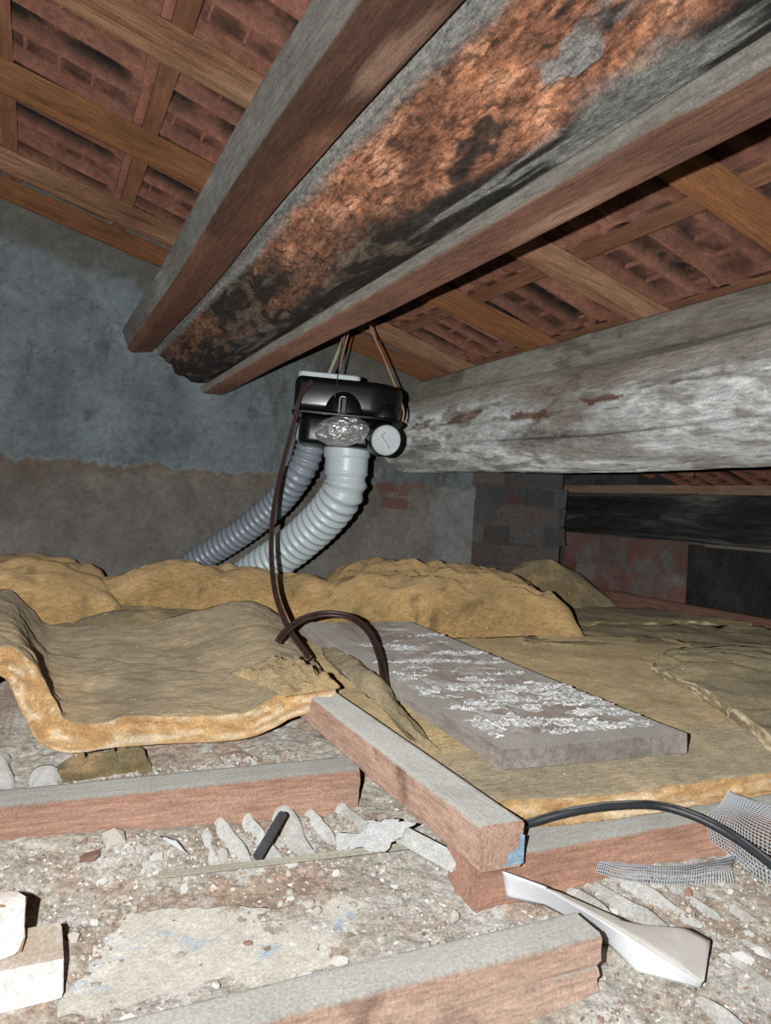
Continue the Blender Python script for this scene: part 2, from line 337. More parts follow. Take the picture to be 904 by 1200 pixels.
# back wall (gable): blue-grey plaster above, thicker rough mortar below with a ragged top
wx = np.concatenate([np.linspace(-1.2, -0.3, 40)[:-1], np.linspace(-0.3, 1.80, 361)]); wz = np.linspace(-0.05, 1.75, 260); NW = len(wx)
gx, gz = np.meshgrid(wx, wz, indexing='ij'); p = np.stack([gx, gz, gx * 0], -1)
edge = 0.512 + 0.022 * fbm(np.stack([gx * 6, gx * 0, gx * 0], -1), 3, 31) + 0.034 * fbm(p * 15, 4, 32) + 0.014 * fbm(p * 45, 2, 46) + 0.02 * sstep(0.15, 0.4, gx) * sstep(0.7, 0.4, gx)
low = sstep(0.004, -0.004, gz - edge)
lip = np.exp(-((gz - edge + 0.012) / 0.014) ** 2)
off = 0.005 * fbm(p * 4, 4, 33) + 0.003 * fbm(p * 20, 4, 34) + low * 0.024 + lip * (0.008 + 0.022 * fbm(p * 22, 3, 35))
c = mix(lin(132, 142, 146), lin(118, 127, 131), sstep(-0.25, 0.3, fbm(p * np.array([5, 3, 1]), 6, 36, 0.62)))
c = mix(c, lin(150, 157, 160), sstep(0.18, 0.42, fbm(p * np.array([9, 12, 1]), 5, 37, 0.65)) * 0.4)
c = mix(c, lin(84, 86, 86), sstep(0.26, 0.42, fbm(p * np.array([20, 13, 1]), 5, 38, 0.65)) * 0.5)
ck = np.abs(fbm(p * np.array([4, 5, 1]), 5, 47, 0.6)); c = mix(c, lin(92, 92, 90), np.exp(-(ck / 0.012) ** 2) * 0.55)
c = mix(c, lin(98, 95, 90), sstep(0.58, 0.95, gx + 0.14 * fbm(p * 6, 5, 39, 0.6)) * (0.3 + 0.6 * sstep(-0.12, 0.2, fbm(p * np.array([14, 5, 1]), 5, 40, 0.65))))
c = mix(c, lin(112, 108, 98), sstep(0.10, 0.0, roofz(gx) - gz - 0.05 + 0.10 * fbm(p * 9, 5, 41)) * 0.9)
cl = mix(lin(132, 126, 117), lin(116, 109, 100), sstep(-0.25, 0.3, fbm(p * 6, 6, 42, 0.62)))
cl = mix(cl, lin(88, 80, 73), sstep(0.22, 0.42, fbm(p * 18, 5, 43, 0.65)) * 0.5)
cl = mix(cl, lin(140, 138, 134), sstep(-0.03, -0.25, gz - edge) * 0.5)
c = mix(c, cl, low)
c = mix(c, lin(120, 106, 92), lip * low * 0.6)
c = mix(c, lin(150, 152, 152), sstep(1.56, 1.62, gx + 0.03 * fbm(p * 12, 3, 45)) * low * 0.6)
keep = gz <= roofz(gx) + 0.09
V = np.stack([gx, 2.9 - off, np.minimum(gz, roofz(gx) + 0.09)], -1)
wall = mk('wall_back', V, grid_faces(NW, 260), M['plaster'], cols=c, base=False); tag(wall, kind='structure')

# brick end of the back wall: mortar core with single bricks proud of it
core = box('mortar_core', (1.80, 2.925, 0.0), (2.335, 3.05, 0.95), mat('brick_mortar', (88, 84, 80), (100, 96, 92), (78, 74, 72), 14, mott=0.5, bump=0.7), wall)
z = 0.0; k = 0
while z < 0.80:
    hh = 0.085 + 0.012 * rng.rand(); x = 1.80 - (0.09 if k % 2 else 0.0) + 0.02 * rng.rand()
    while x < 2.335:
        ww = (0.13 + 0.08 * rng.rand()); a = max(x, 1.785 + 0.01 * rng.rand()); b_ = min(x + ww - 0.010, 2.345)
        if b_ - a > 0.03: box('brick', (a, 2.885 + 0.02 * rng.rand(), z + 0.005), (b_, 2.95, z + hh - 0.006), M['brick'], wall, bev=0.006, jit=0.018, seg=1)
        x += ww
    z += hh; k += 1

for x_, w_, z_, h_ in ((1.30, 0.10, 0.475, 0.05), (1.41, 0.13, 0.47, 0.055), (1.33, 0.12, 0.415, 0.05)):
    box('brick', (x_, 2.858, z_), (x_ + w_, 2.93, z_ + h_), M['redbrick'], wall, bev=0.008, jit=0.022, seg=1)
# eaves wall on the low side
wr = box('wall_right', (2.63, -0.7, -0.02), (2.75, 3.2, 0.33), mat('eaves_mortar', (108, 102, 96), (116, 110, 104), (94, 90, 86), 10, mott=0.35, bump=0.6)); tag(wr, kind='structure')
for r_, (z0, z1) in enumerate(((0.05, 0.175), (0.185, 0.33))):
    y = 2.36
    for q in range(5):
        w_ = (0.19, 0.205, 0.2, 0.18, 0.2)[q]
        box('brick', (2.60 + 0.008 * rng.rand(), y + 0.006, z0), (2.66, y + w_ - 0.006, z1), M['redbrick'], wr, bev=0.005, jit=0.012, seg=1); y += w_
we = box('wall_dark_closing', (2.30, 3.22, -0.02), (3.1, 3.3, 0.95), mat('closing_wall_dark', (70, 66, 62), (84, 80, 76), (58, 54, 52), 9, mott=0.4, bump=0.6)); tag(we, kind='structure')  # dark closing wall, added so the gap past the eaves stays dark
# ceiling: unseen dark slab added above the tiles to seal out the world, tiles as single pieces under it
def rp(X, dz): return (X, roofz(X) + dz)
x0, x1 = -1.2, 3.1
V = [(x, y, roofz(x) + dz) for dz in (0.16, 0.19) for x in (x0, x1) for y in (-0.7, 3.2)]
ceil = mk('ceiling', V, [(0, 1, 3, 2), (4, 6, 7, 5), (0, 4, 5, 1), (2, 3, 7, 6), (0, 2, 6, 4), (1, 5, 7, 3)], M['seal_slab'], smooth=False, base=False); tag(ceil, kind='structure')
# interlocking tile, underside towards -Z: plain head strip, one groove (soot plus painted shade) beside a sharp rib, a shallow pan with ticks
TL, TW = 0.395, 0.232
uu = np.array([0, 0.010, 0.045, 0.056, 0.068, 0.085, 0.14, 0.20, 0.27, 0.33, 0.36, 0.378, 0.395]); vv = np.array([0, 0.008, 0.018, 0.030, 0.048, 0.062, 0.074, 0.080, 0.086, 0.094, 0.120, 0.160, 0.190, 0.202, 0.210, 0.220, 0.232])
gu, gv = np.meshgrid(uu, vv, indexing='ij')
rib = np.maximum(sstep(0.012, 0.003, np.abs(gv - 0.080)), sstep(0.016, 0.004, np.abs(gv - 0.210)))
groove = sstep(0.010, 0.024, gv) * sstep(0.074, 0.056, gv); head = sstep(0.062, 0.050, gu); tail = sstep(0.352, 0.378, gu)
ht = (1 - head) * (0.012 * groove - 0.020 * rib * (1 - tail) - 0.004) - 0.020 * head * sstep(0.0, 0.012, gu) - 0.012 * tail
Vt = [np.stack([gu, gv, ht], -1).reshape(-1, 3), np.stack([gu, gv, gu * 0 + 0.014], -1).reshape(-1, 3)]
n0 = gu.size; Ft = grid_faces(len(uu), len(vv), True) + grid_faces(len(uu), len(vv), False, n0)
bd = [i * len(vv) for i in range(len(uu))] + [(len(uu) - 1) * len(vv) + j for j in range(1, len(vv))] + [i * len(vv) + len(vv) - 1 for i in range(len(uu) - 2, -1, -1)] + [j for j in range(len(vv) - 2, 0, -1)]
for i in range(len(bd)): a, b_ = bd[i], bd[(i + 1) % len(bd)]; Ft.append((a, b_, b_ + n0, a + n0))
soot_shade_v = np.concatenate([((1 - head) * (1 - 0.6 * tail) * np.clip(1.15 * groove + 0.85 * sstep(0.10, 0.13, gv) * sstep(0.2, 0.17, gv), 0, 1)).ravel(), np.zeros(n0)])  # soot mask for groove and pan, thickened to paint in relief shade
Vt = np.vstack(Vt); nb = len(Vt)
for tu in (0.125, 0.205, 0.285):               # ticks across the pan
    tv = 0.135
    a = np.array([[tu - 0.005, tv - 0.036, 0.0], [tu + 0.005, tv - 0.036, 0.0], [tu + 0.005, tv + 0.02, 0.0], [tu - 0.005, tv + 0.02, 0.0]])
    bt = a.copy(); bt[:, 2] = -0.014; bt[:, 0] = tu + (bt[:, 0] - tu) * 0.5
    s = len(Vt); Vt = np.vstack([Vt, a, bt]); soot_shade_v = np.concatenate([soot_shade_v, np.full(8, 0.15)])
    Ft += [(s + 4, s + 7, s + 6, s + 5)] + [(s + i, s + 4 + i, s + 4 + (i + 1) % 4, s + (i + 1) % 4) for i in range(4)]
t0 = mk('tile', Vt, Ft, M['tile'], None, True, np.repeat(soot_shade_v[:, None], 3, 1), local=True)
fix_normals(t0); t0.data.set_sharp_from_angle(angle=math.radians(35))
sl = math.atan(0.256); first = True
for r_ in range(-3, 9):
    xb = 0.225 + 0.35 * r_
    for q in range(-3, 13):
        y = 0.22 + q * 0.235 + (0.0 if r_ % 2 else 0.0)
        if y > 3.0: continue
        t = t0 if first else t0.copy()
        if not first: COL.objects.link(t)
        first = False; t.parent = ceil
        X = xb - 0.065 + 0.004 * rng.randn()
        t.location = (X, y + 0.003 * rng.randn(), roofz(X) + 0.112 + 0.004 * rng.rand())
        t.rotation_euler = (0.012 * rng.randn(), sl + 0.045, 0.006 * rng.randn())
# rafters and battens
def roofbar(name, mat_, X0, X1, y0, y1, dz0, dz1, seed, label, cat, group, rough=0.0015):
    w_ = y1 - y0; sec = poly_section([(-w_ / 2, 0), (w_ / 2, 0), (w_ / 2, dz1 - dz0), (-w_ / 2, dz1 - dz0)], 20, 0.004)
    o = sweep(name, sec, (X0, (y0 + y1) / 2, roofz(X0) + dz0), (X1, (y0 + y1) / 2, roofz(X1) + dz0), mat_, 50, rough, 12, seed, bend=0.004)
    return tag(o, label, cat, group)
RG = 'rafters under the roof tiles'
roofbar('rafter', M['rafter'], -1.1, 2.85, 2.845, 2.895, 0, 0.06, 1, 'brown rafter lying flat against the top of the back wall', 'rafter', RG)
roofbar('rafter', M['rafterpale'], -1.1, 2.85, 2.595, 2.648, 0, 0.06, 2, 'pale rough-grained rafter just in front of the wall rafter', 'rafter', RG, 0.003)
roofbar('rafter', M['rafter'], -1.1, 2.85, 2.062, 2.122, 0, 0.062, 3, 'smooth brown rafter that carries the cords of the fan unit', 'rafter', RG)
roofbar('rafter', M['rafterpale'], -1.1, 2.85, 1.572, 1.628, 0, 0.06, 4, 'pale weathered rafter crossing the tiles at the top left', 'rafter', RG, 0.003)
roofbar('rafter', M['rafter'], -1.1, 2.85, 1.052, 1.110, 0, 0.06, 5, 'brown rafter at the right edge above the white log', 'rafter', RG)
roofbar('rafter', M['rafter'], -1.1, 2.85, 0.53, 0.59, 0, 0.06, 6, 'brown rafter nearest to the viewer above the beams', 'rafter', RG)
bl = {-1: 'dark batten crossing above the rafters at the far left edge', 0: 'narrow batten above the rafters left of the big beams', 1: 'batten hidden mostly behind the left side beam', 2: 'batten behind the right edge of the rotten beam', 3: 'batten above the rafters between rotten beam and white log', 4: 'batten above the dusty timber of the white log', 5: 'batten beyond the white log', 6: 'batten above the dark eaves', 7: 'lowest batten above the charred log'}
for k, lb in bl.items():
    xc = 0.225 + 0.35 * k; w_ = 0.042
    sec = poly_section([(-w_ / 2, 0), (w_ / 2, 0), (w_ / 2, 0.026), (-w_ / 2, 0.026)], 12, 0.003)
    o = sweep('roof_batten', sec, (xc, -0.4, roofz(xc) + 0.063), (xc, 3.0, roofz(xc) + 0.063), M['batten'], 40, 0.0015, 12, 60 + k, bend=0.002)
    tag(o, lb, 'batten', 'battens across the rafters')

# ================================================================== BEAMS
Y0, Y1 = -0.35, 2.93
# left side beam: tilted square timber
def beamcol(greyfn, base, grey, dark, seed):
    def f(V, TH):
        n = fbm(V * np.array([1.2, 7, 7]), 5, seed); n2 = fbm(V * np.array([3, 12, 12]), 4, seed + 1); n3 = fbm(V * np.array([0.9, 4, 4]), 4, seed + 2)
        c_ = mix(lin(*base[0]), lin(*base[1]), sstep(-0.25, 0.3, n))
        c_ = mix(c_, lin(*dark), sstep(0.08, 0.26, n3) * 0.85); c_ = mix(c_, lin(164, 132, 112), sstep(0.22, 0.36, fbm(V * np.array([1.6, 8, 8]), 5, seed + 3)) * 0.5)
        g = greyfn(V, TH) + 0.28 * n + 0.15 * n2
        c_ = mix(c_, lin(*grey[0]), sstep(0.25, 0.6, g)); c_ = mix(c_, lin(*grey[1]), sstep(0.25, 0.6, g) * sstep(0.0, 0.35, n2) * 0.6)
        return c_
    return f
# sections are (y,z) in the frame of sweep: for a beam along +Y, local y = -X, local z = Z
def sec_xz(pts, cx, cz, n, r): return poly_section([(-(x - cx), z - cz) for x, z in pts][::-1], n, r)
s1 = sec_xz([(0.252, 1.028), (0.283, 0.938), (0.376, 0.955), (0.346, 1.045)], 0.315, 0.99, 60, 0.012)
b1 = sweep('side_beam', s1, (0.340, Y0, 0.99), (0.312, Y1, 0.99), M['vc'], 120, 0.004, 9, 71, bend=0.006, capr=0.01,
      colfn=beamcol(lambda V, T: np.where(np.cos(T - 0.3) > 0.55, 1.0, -0.15), ((118, 82, 63), (92, 63, 50)), ((100, 98, 92), (130, 127, 119)), (66, 46, 38), 72))
tag(b1, 'square grey-sided brown timber on the left flank of the rotten beam', 'beam')
# rotten main log
a = np.radians(np.concatenate([np.linspace(-48 - 75, -48 + 75, 170), np.linspace(-48 + 75, -48 + 285, 42)[1:-1]]))
s2 = np.stack([np.cos(a) * 0.163, np.sin(a) * 0.163], 1)
def view_a(TH):                    # angle around the log, 0 = towards the middle of the hatch side, + towards the right side beam
    ax = -np.cos(TH); az = np.sin(TH); return (np.degrees(np.arctan2(az, ax)) - 228 + 180) % 360 - 180
def rotmask(V, TH):
    aa = view_a(TH); n = fbm(V * np.array([3, 9, 9]), 5, 81)
    m = sstep(-42, -33, aa + 16 * n) * sstep(54, 42, aa + 30 * n)
    return m, n
def terr(x, k):                       # stepped, flaky relief
    y = x * k; f = np.floor(y); return (f + sstep(0.55, 1.0, y - f)) / k
def rotdisp(V, nn):
    TH = np.broadcast_to(np.arctan2(nn[:, 1], nn[:, 0])[None], V.shape[:2]); m, n = rotmask(V, TH)
    big = fbm(V * np.array([7, 22, 22]), 5, 82); fl = terr(big, 5.0)
    return m * (-0.010 + 0.030 * fl + 0.004 * fbm(V * np.array([30, 70, 70]), 3, 83)) + (1 - m) * 0.004 * fbm(V * np.array([3, 45, 45]), 4, 84)
def rotcol(V, TH):
    aa = view_a(TH); m, n = rotmask(V, TH); yy = V[..., 0] + Y0
    big = fbm(V * np.array([7, 22, 22]), 5, 82); fr = big * 5 - np.floor(big * 5)
    f1 = fbm(V * np.array([14, 40, 40]), 5, 85); f2 = fbm(V * np.array([4, 12, 12]), 5, 86); f3 = fbm(V * np.array([40, 90, 90]), 3, 87); f4 = fbm(V * np.array([2.2, 6, 6]), 4, 88)
    c_ = mix(lin(172, 118, 88), lin(138, 94, 72), sstep(-0.15, 0.25, f1)); c_ = mix(c_, lin(206, 154, 122), sstep(0.10, 0.32, -f1) * 0.7)
    c_ = mix(c_, lin(76, 50, 40), sstep(0.62, 0.80, fr) * sstep(1.0, 0.9, fr) * 0.7)          # exposed flake edges
    c_ = mix(c_, lin(88, 56, 44), sstep(0.12, 0.34, f2) * 0.6); c_ = mix(c_, lin(62, 44, 36), sstep(0.26, 0.46, f3) * 0.7)
    g = mix(lin(106, 106, 101), lin(134, 132, 126), sstep(-0.2, 0.3, fbm(V * np.array([1.5, 50, 50]), 4, 89)))
    crust = sstep(-0.08, 0.10, f4 + 0.5 * f2 + 0.16) * sstep(14, 28, aa)
    streak = sstep(0.10, 0.22, fbm(V * np.array([3, 60, 60]), 4, 94))
    g = mix(g, mix(lin(40, 38, 37), lin(132, 130, 124), streak * 0.8), crust)
    c_ = mix(g, c_, m)
    c_ = mix(c_, lin(44, 40, 38), sstep(0.24, 0.34, fbm(V * np.array([4.5, 12, 12]), 6, 95, 0.6) + 0.12 * sstep(0.9, 1.8, yy) - 0.14 * sstep(30, 5, aa)) * sstep(-42, -32, aa) * 0.9)
    dk = sstep(1.05, 1.75, yy + 0.6 * f4 + 0.35 * f2) * sstep(-44, -34, aa + 8 * n)
    sooty = mix(lin(42, 38, 35), lin(92, 80, 68), sstep(0.0, 0.3, f1))
    c_ = mix(c_, sooty, dk * (0.62 + 0.36 * sstep(-0.2, 0.1, f2)))
    fl = sstep(0.34, 0.40, fbm(V * np.array([5, 12, 12]), 4, 90)) * sstep(1.5, 1.0, yy); c_ = mix(c_, lin(128, 128, 124), fl * 0.9 * m)
    return c_
b2 = sweep('rotten_beam', s2, (0.560, Y0, 1.024), (0.536, Y1, 1.018), M['rot'], 620, 0.004, 8, 91, bend=0.006, colfn=rotcol, dispfn=rotdisp, capr=0.02)
tag(b2, 'thick rotten round beam with crumbling orange and blackened underside', 'beam')
s3 = sec_xz([(0.556, 0.825), (0.640, 0.825), (0.640, 0.862), (0.553, 0.852)], 0.597, 0.84, 46, 0.005)
b3 = sweep('side_beam', s3, (0.606, Y0, 0.842), (0.594, Y1, 0.838), M['vc'], 120, 0.003, 9, 73, bend=0.005, capr=0.01,
      colfn=beamcol(lambda V, T: np.where(V[..., 1] - V[..., 1].mean(1, keepdims=True) > 0.0385, 1.0, -0.25) + 0.75 * sstep(0.26, 0.36, fbm(V * np.array([2.6, 16, 16]), 5, 75)), ((128, 92, 75), (104, 74, 60)), ((116, 112, 104), (136, 132, 124)), (78, 48, 40), 74))
tag(b3, 'thinner brown timber along the right lower flank of the rotten beam', 'beam')

# white log with a squared timber on top
a = np.linspace(0, 2 * math.pi, 170, endpoint=False)
s4 = np.stack([np.cos(a), np.sin(a)], 1) * 0.156
def logdisp(V, nn):
    cr = np.exp(-(fbm(V * np.array([1.2, 9, 9]), 3, 101) / 0.02) ** 2)
    return -0.006 * cr + 0.003 * fbm(V * np.array([10, 40, 40]), 4, 102)
def logcol(V, TH):
    f1 = fbm(V * np.array([4, 26, 26]), 5, 103); f2 = fbm(V * np.array([7, 20, 20]), 4, 104); f3 = fbm(V * np.array([2, 7, 7]), 4, 105); yy = V[..., 0] + Y0
    c_ = mix(lin(176, 178, 175), lin(200, 201, 199), sstep(-0.2, 0.2, f1)); c_ = mix(c_, lin(224, 225, 222), sstep(0.15, 0.35, f2) * 0.7); c_ = mix(c_, lin(122, 114, 102), sstep(0.18, 0.34, fbm(V * np.array([9, 34, 34]), 5, 108)) * 0.7)
    up = sstep(0.15, 0.55, np.sin(TH) + 0.35 * f3)
    c_ = mix(c_, lin(132, 124, 110), up * 0.8)
    c_ = mix(c_, lin(112, 102, 90), sstep(0.18, 0.40, f3 + 0.30 * sstep(1.9, 3.0, yy)) * 0.65)
    cr = np.exp(-(fbm(V * np.array([1.2, 9, 9]), 3, 101) / 0.03) ** 2); c_ = mix(c_, lin(70, 64, 58), cr * 0.6)
    band = np.exp(-((TH - 0.10 + 0.1 * f3) / 0.22) ** 2)
    kn = sstep(0.08, 0.13, fbm(V * np.array([9, 34, 34]), 4, 107)) * sstep(0.5, 0.8, band); c_ = mix(c_, lin(98, 64, 50), kn * 0.9)
    ck = np.exp(-((TH + 0.42 + 0.06 * vnoise(V * np.array([1.5, 0, 0]), 110)) / 0.012) ** 2); c_ = mix(c_, lin(60, 56, 52), ck * 0.8)
    fk = sstep(0.16, 0.24, fbm(V * np.array([16, 44, 44]), 4, 114)); c_ = mix(c_, lin(140, 134, 124), fk * 0.45)
    return c_
b4 = sweep('log_beam', s4, (1.48, Y0, 0.720), (1.47, Y1, 0.716), M['whitelog'], 420, 0.010, 5, 106, bend=0.012, colfn=logcol, dispfn=logdisp, capr=0.015)
tag(b4, 'round log beam with flaking whitewash on the right', 'beam')
s5 = sec_xz([(1.462, 0.876), (1.60, 0.876), (1.60, 0.968), (1.485, 0.978)], 1.53, 0.92, 46, 0.012)
def capcol(V, T):
    f1 = fbm(V * np.array([3, 24, 24]), 5, 111); f2 = fbm(V * np.array([9, 20, 20]), 4, 112)
    c_ = mix(lin(138, 134, 125), lin(118, 112, 102), sstep(-0.2, 0.3, f1)); return mix(c_, lin(92, 84, 74), sstep(0.25, 0.4, f2) * 0.7)
b5 = sweep('squared_timber', s5, (1.53, Y0, 0.92), (1.53, Y1, 0.92), M['vc'], 140, 0.006, 9, 113, bend=0.006, colfn=capcol)
tag(b5, 'dusty grey squared timber lying on top of the white log', 'beam')

# eaves: charred log on the low wall, planks, blackened boards
a = np.linspace(0, 2 * math.pi, 40, endpoint=False)
o = sweep('charred_log', np.stack([np.cos(a) * 0.105, np.sin(a) * 0.105], 1), (2.62, 0.4, 0.42), (2.64, 3.25, 0.455), M['charred'], 120, 0.016, 7, 121, bend=0.01)
tag(o, 'blackened charred log resting on the low eaves wall', 'beam')
def plank(name, lo, hi, m, label, cat='plank', seed=0, group=None):
    lo = np.array(lo); hi = np.array(hi); d = hi - lo
    if d[1] >= d[0]:
        sec = poly_section([(-d[0] / 2, 0), (d[0] / 2, 0), (d[0] / 2, d[2]), (-d[0] / 2, d[2])], 16, 0.004); p0 = ((lo[0] + hi[0]) / 2, lo[1], lo[2]); p1 = ((lo[0] + hi[0]) / 2, hi[1], lo[2])
    else:
        sec = poly_section([(-d[1] / 2, 0), (d[1] / 2, 0), (d[1] / 2, d[2]), (-d[1] / 2, d[2])], 16, 0.004); p0 = (lo[0], (lo[1] + hi[1]) / 2, lo[2]); p1 = (hi[0], (lo[1] + hi[1]) / 2, lo[2])
    o = sweep(name, sec, p0, p1, m, 30, 0.003, 12, seed, bend=0.003)
    if label: tag(o, label, cat, group)
    return o
plank('wall_plank', (2.56, 2.36, 0.551), (2.66, 3.2, 0.586), M['paleplank'], 'longer worn plank on top of the charred log', seed=131)
plank('wall_plank', (2.56, 1.3, 0.543), (2.66, 2.30, 0.580), M['paleplank'], 'worn plank on the charred log at the right edge', seed=132)
bp_ = empty('boarded_panel', (2.64, 2.0, 0.03)); tag(bp_, 'blackened wooden boarding below the charred log at the right edge', 'panel')
for k, (za, zb) in enumerate(((0.03, 0.1475), (0.148, 0.2375), (0.238, 0.318))):
    o = box('board', (2.598 + 0.006 * k, 1.35, za), (2.629, 2.30, zb), M['darkplank'], bp_, bev=0.003, jit=0.0)
box('frame_post', (2.575, 2.305, 0.02), (2.625, 2.352, 0.325), M['darkplank'], bp_, bev=0.004, jit=0.004)
plank('sill_timber', (2.43, 1.2, 0.0), (2.53, 2.92, 0.075), M['sill'], 'reddish timber lying along the foot of the eaves wall', 'timber', 134)

# ================================================================== JOISTS
def terr0(x): y = x * 3; f = np.floor(y); return np.clip((f + sstep(0.7, 1.0, y - f)) / 3, 0, 1)
def joist(name, x0, x1, y0, y1, z0, z1, m, label, seed, alongY=False, skew=0.0, disp=None):
    if alongY:
        w_ = x1 - x0; sec = poly_section([(-w_ / 2, 0), (w_ / 2, 0), (w_ / 2, z1 - z0), (-w_ / 2, z1 - z0)], 44, 0.004)
        o = sweep(name, sec, ((x0 + x1) / 2, y0, z0), ((x0 + x1) / 2 + skew, y1, z0), m, 90, 0.0025, 14, seed, bend=0.002, capr=0.003)
    else:
        w_ = y1 - y0; sec = poly_section([(-w_ / 2, 0), (w_ / 2, 0), (w_ / 2, z1 - z0), (-w_ / 2, z1 - z0)], 44, 0.004)
        o = sweep(name, sec, (x0, (y0 + y1) / 2 + skew, z0), (x1, (y0 + y1) / 2, z0), m, 200, 0.0025, 14, seed, bend=0.002, capr=0.008, dispfn=disp)
    return tag(o, label, 'joist', 'ceiling joists')
joist('ceiling_joist', -1.1, 0.421, 0.932, 0.985, -0.02, 0.055, M['joist'], 'reddish joist with dusty top running in from the left edge', 141, skew=0.03)
joist('ceiling_joist', 0.440, 2.4, 0.655, 0.727, -0.02, 0.05, M['joist'], 'reddish joist running to the right edge under the black cable', 142)
jb = joist('ceiling_joist', -0.6, 0.462, 0.492, 0.532, -0.02, 0.06, M['oldjoist'], 'dusty joist with a broken end nearest to the viewer', 143, disp=lambda V, nn: -0.010 * sstep(0.80, 1.05, V[..., 0]) * (nn[None, :, 1] < 0.6) * terr0(fbm(V * np.array([6, 30, 75]), 4, 145) + 0.5))
jd = joist('cross_timber', 0.424, 0.480, 0.632, 1.55, 0.051, 0.10, M['oldjoist'], 'dusty square timber laid across the joists, blue-stained near end', 144, True)
# blue paint smear on its end
gu, gv = np.meshgrid(np.linspace(0, 1, 14), np.linspace(0, 1, 14), indexing='ij')
ex = 0.452 + 0.026 * gu; ez = 0.054 + 0.030 * gv
msk = (gu * 0.9 + 0.25 * fbm(np.stack([gu * 4, gv * 4, gu * 0], -1), 3, 5) - gv * 0.75) > 0.02
Vb = np.stack([ex, 0.6295 + 0 * ex, ez], -1).reshape(-1, 3); Fb = [f for f in grid_faces(14, 14) if all(msk.ravel()[i] for i in f)]
Vb2 = Vb.copy(); Vb2[:, 1] += 0.004
nb = len(Vb)
o = mk('paint_smear', np.vstack([Vb, Vb2]), Fb + [tuple(i + nb for i in f[::-1]) for f in Fb], M['blue'], None, base=True)
o.parent = jd; o.matrix_parent_inverse = jd.matrix_world.inverted(); o['label'] = 'pale blue paint smear'
# ================================================================== INSULATION
def loft(name, rails, th, nu, nv, label, seed=0, amp=0.006, freq=9, top=((150, 134, 104), (132, 120, 98)), side=((216, 182, 132), (192, 152, 104)), dustc=None, cat='insulation', rag=0.0, grp='glass wool batts', fine=0.003, kinks=0.0):
    rails = np.asarray(rails, float)                      # [front..back][left..right]
    A = catmull(rails, nv); A = catmull(np.swapaxes(A, 0, 1), nu)   # [u across][v deep]
    if rag:                                               # ragged outline
        U, Vv = np.meshgrid(np.linspace(0, 1, nu), np.linspace(0, 1, nv), indexing='ij')
        cen = A.mean((0, 1)); e = np.maximum(np.abs(U - 0.5), np.abs(Vv - 0.5)) * 2
        A[..., :2] += (A[..., :2] - cen[:2]) * (rag * sstep(0.6, 1, e) * fbm(A * 11, 4, seed + 9))[..., None]
    du = np.gradient(A, axis=0); dv = np.gradient(A, axis=1); Nn = np.cross(du, dv); Nn /= np.linalg.norm(Nn, axis=-1, keepdims=True) + 1e-9
    if Nn[..., 2].mean() < 0: Nn = -Nn
    d1 = fbm(A * freq, 4, seed); d2 = fbm(A * 45, 3, seed + 1)
    fold = np.abs(fbm(A * np.array([4, 4, 4]), 3, seed + 2))
    T = A + Nn * (amp * d1 + fine * d2 - kinks * np.exp(-(fold / 0.05) ** 2))[..., None]
    t_ = th * (1 + 0.18 * fbm(A * 6, 3, seed + 3))
    B = A - Nn * t_[..., None]
    f1 = fbm(A * 5, 4, seed + 4); f2 = fbm(A * 24, 4, seed + 5); f3 = fbm(A * 70, 2, seed + 6)
    ct = mix(lin(*top[0]), lin(*top[1]), sstep(-0.25, 0.3, f1)); ct = mix(ct, np.array(lin(*top[0])) * 0.72, sstep(0.2, 0.45, f2) * 0.5); ct = mix(ct, np.array(lin(*side[0])) * 0.9, sstep(0.15, 0.4, -f1) * 0.35)
    if dustc is not None: ct = mix(ct, lin(*dustc[0]), dustc[1](A))
    ct = mix(ct, lin(178, 172, 160), sstep(0.55, 0.7, f3) * 0.5)
    n = nu * nv; idx = np.arange(n).reshape(nu, nv)
    loop = np.concatenate([idx[:, 0], idx[-1, 1:], idx[-2::-1, -1], idx[0, -2:0:-1]])
    inn = np.concatenate([idx[:, 1], idx[-2, 1:], idx[-2::-1, -2], idx[1, -2:0:-1]])
    Tf, Bf = T.reshape(-1, 3), B.reshape(-1, 3); out = Tf[loop] - Tf[inn]; out /= np.linalg.norm(out, axis=1, keepdims=True) + 1e-9
    rings = []; rc = []; m = 7
    for k in range(0, m):
        t = (k + 0.15) / (m - 0.7); q = Tf[loop] * (1 - t) + Bf[loop] * t
        bl_ = th * 0.20 * math.sin(math.pi * min(max(t, 0), 1)) + 0.009 * fbm(q * 34 + k, 3, seed + 7) + (0.003 if k in (1, 3) else 0)
        q = q + out * bl_[:, None] if np.ndim(bl_) else q + out * bl_
        g = fbm(q * np.array([16, 16, 90]) + k * 5.1, 4, seed + 8)
        cc = mix(lin(*side[0]), lin(*side[1]), sstep(-0.2, 0.25, g)); cc = mix(cc, lin(232, 214, 186), sstep(0.10, 0.32, -g) * 0.8)
        rings.append(q); rc.append(cc)
    V = np.vstack([Tf, Bf] + rings); C_ = np.vstack([ct.reshape(-1, 3), np.tile(lin(*side[1]), (n, 1))] + rc)
    Fc = grid_faces(nu, nv) + grid_faces(nu, nv, True, n); nl_ = len(loop)
    seq = [loop] + [2 * n + k * nl_ + np.arange(nl_) for k in range(m)] + [loop + n]
    for a, b_ in zip(seq[:-1], seq[1:]):
        for i in range(nl_): j = (i + 1) % nl_; Fc.append((a[i], b_[i], b_[j], a[j]))
    o = mk(name, V, Fc, M['wool'], None, True, C_); fix_normals(o)
    return tag(o, label, cat, grp)
WARM = ((202, 167, 113), (180, 149, 102)); DUSTY = ((174, 156, 125), (154, 139, 113)); OLIVE = ((148, 132, 98), (126, 114, 88)); DULL = ((150, 130, 92), (128, 112, 82))
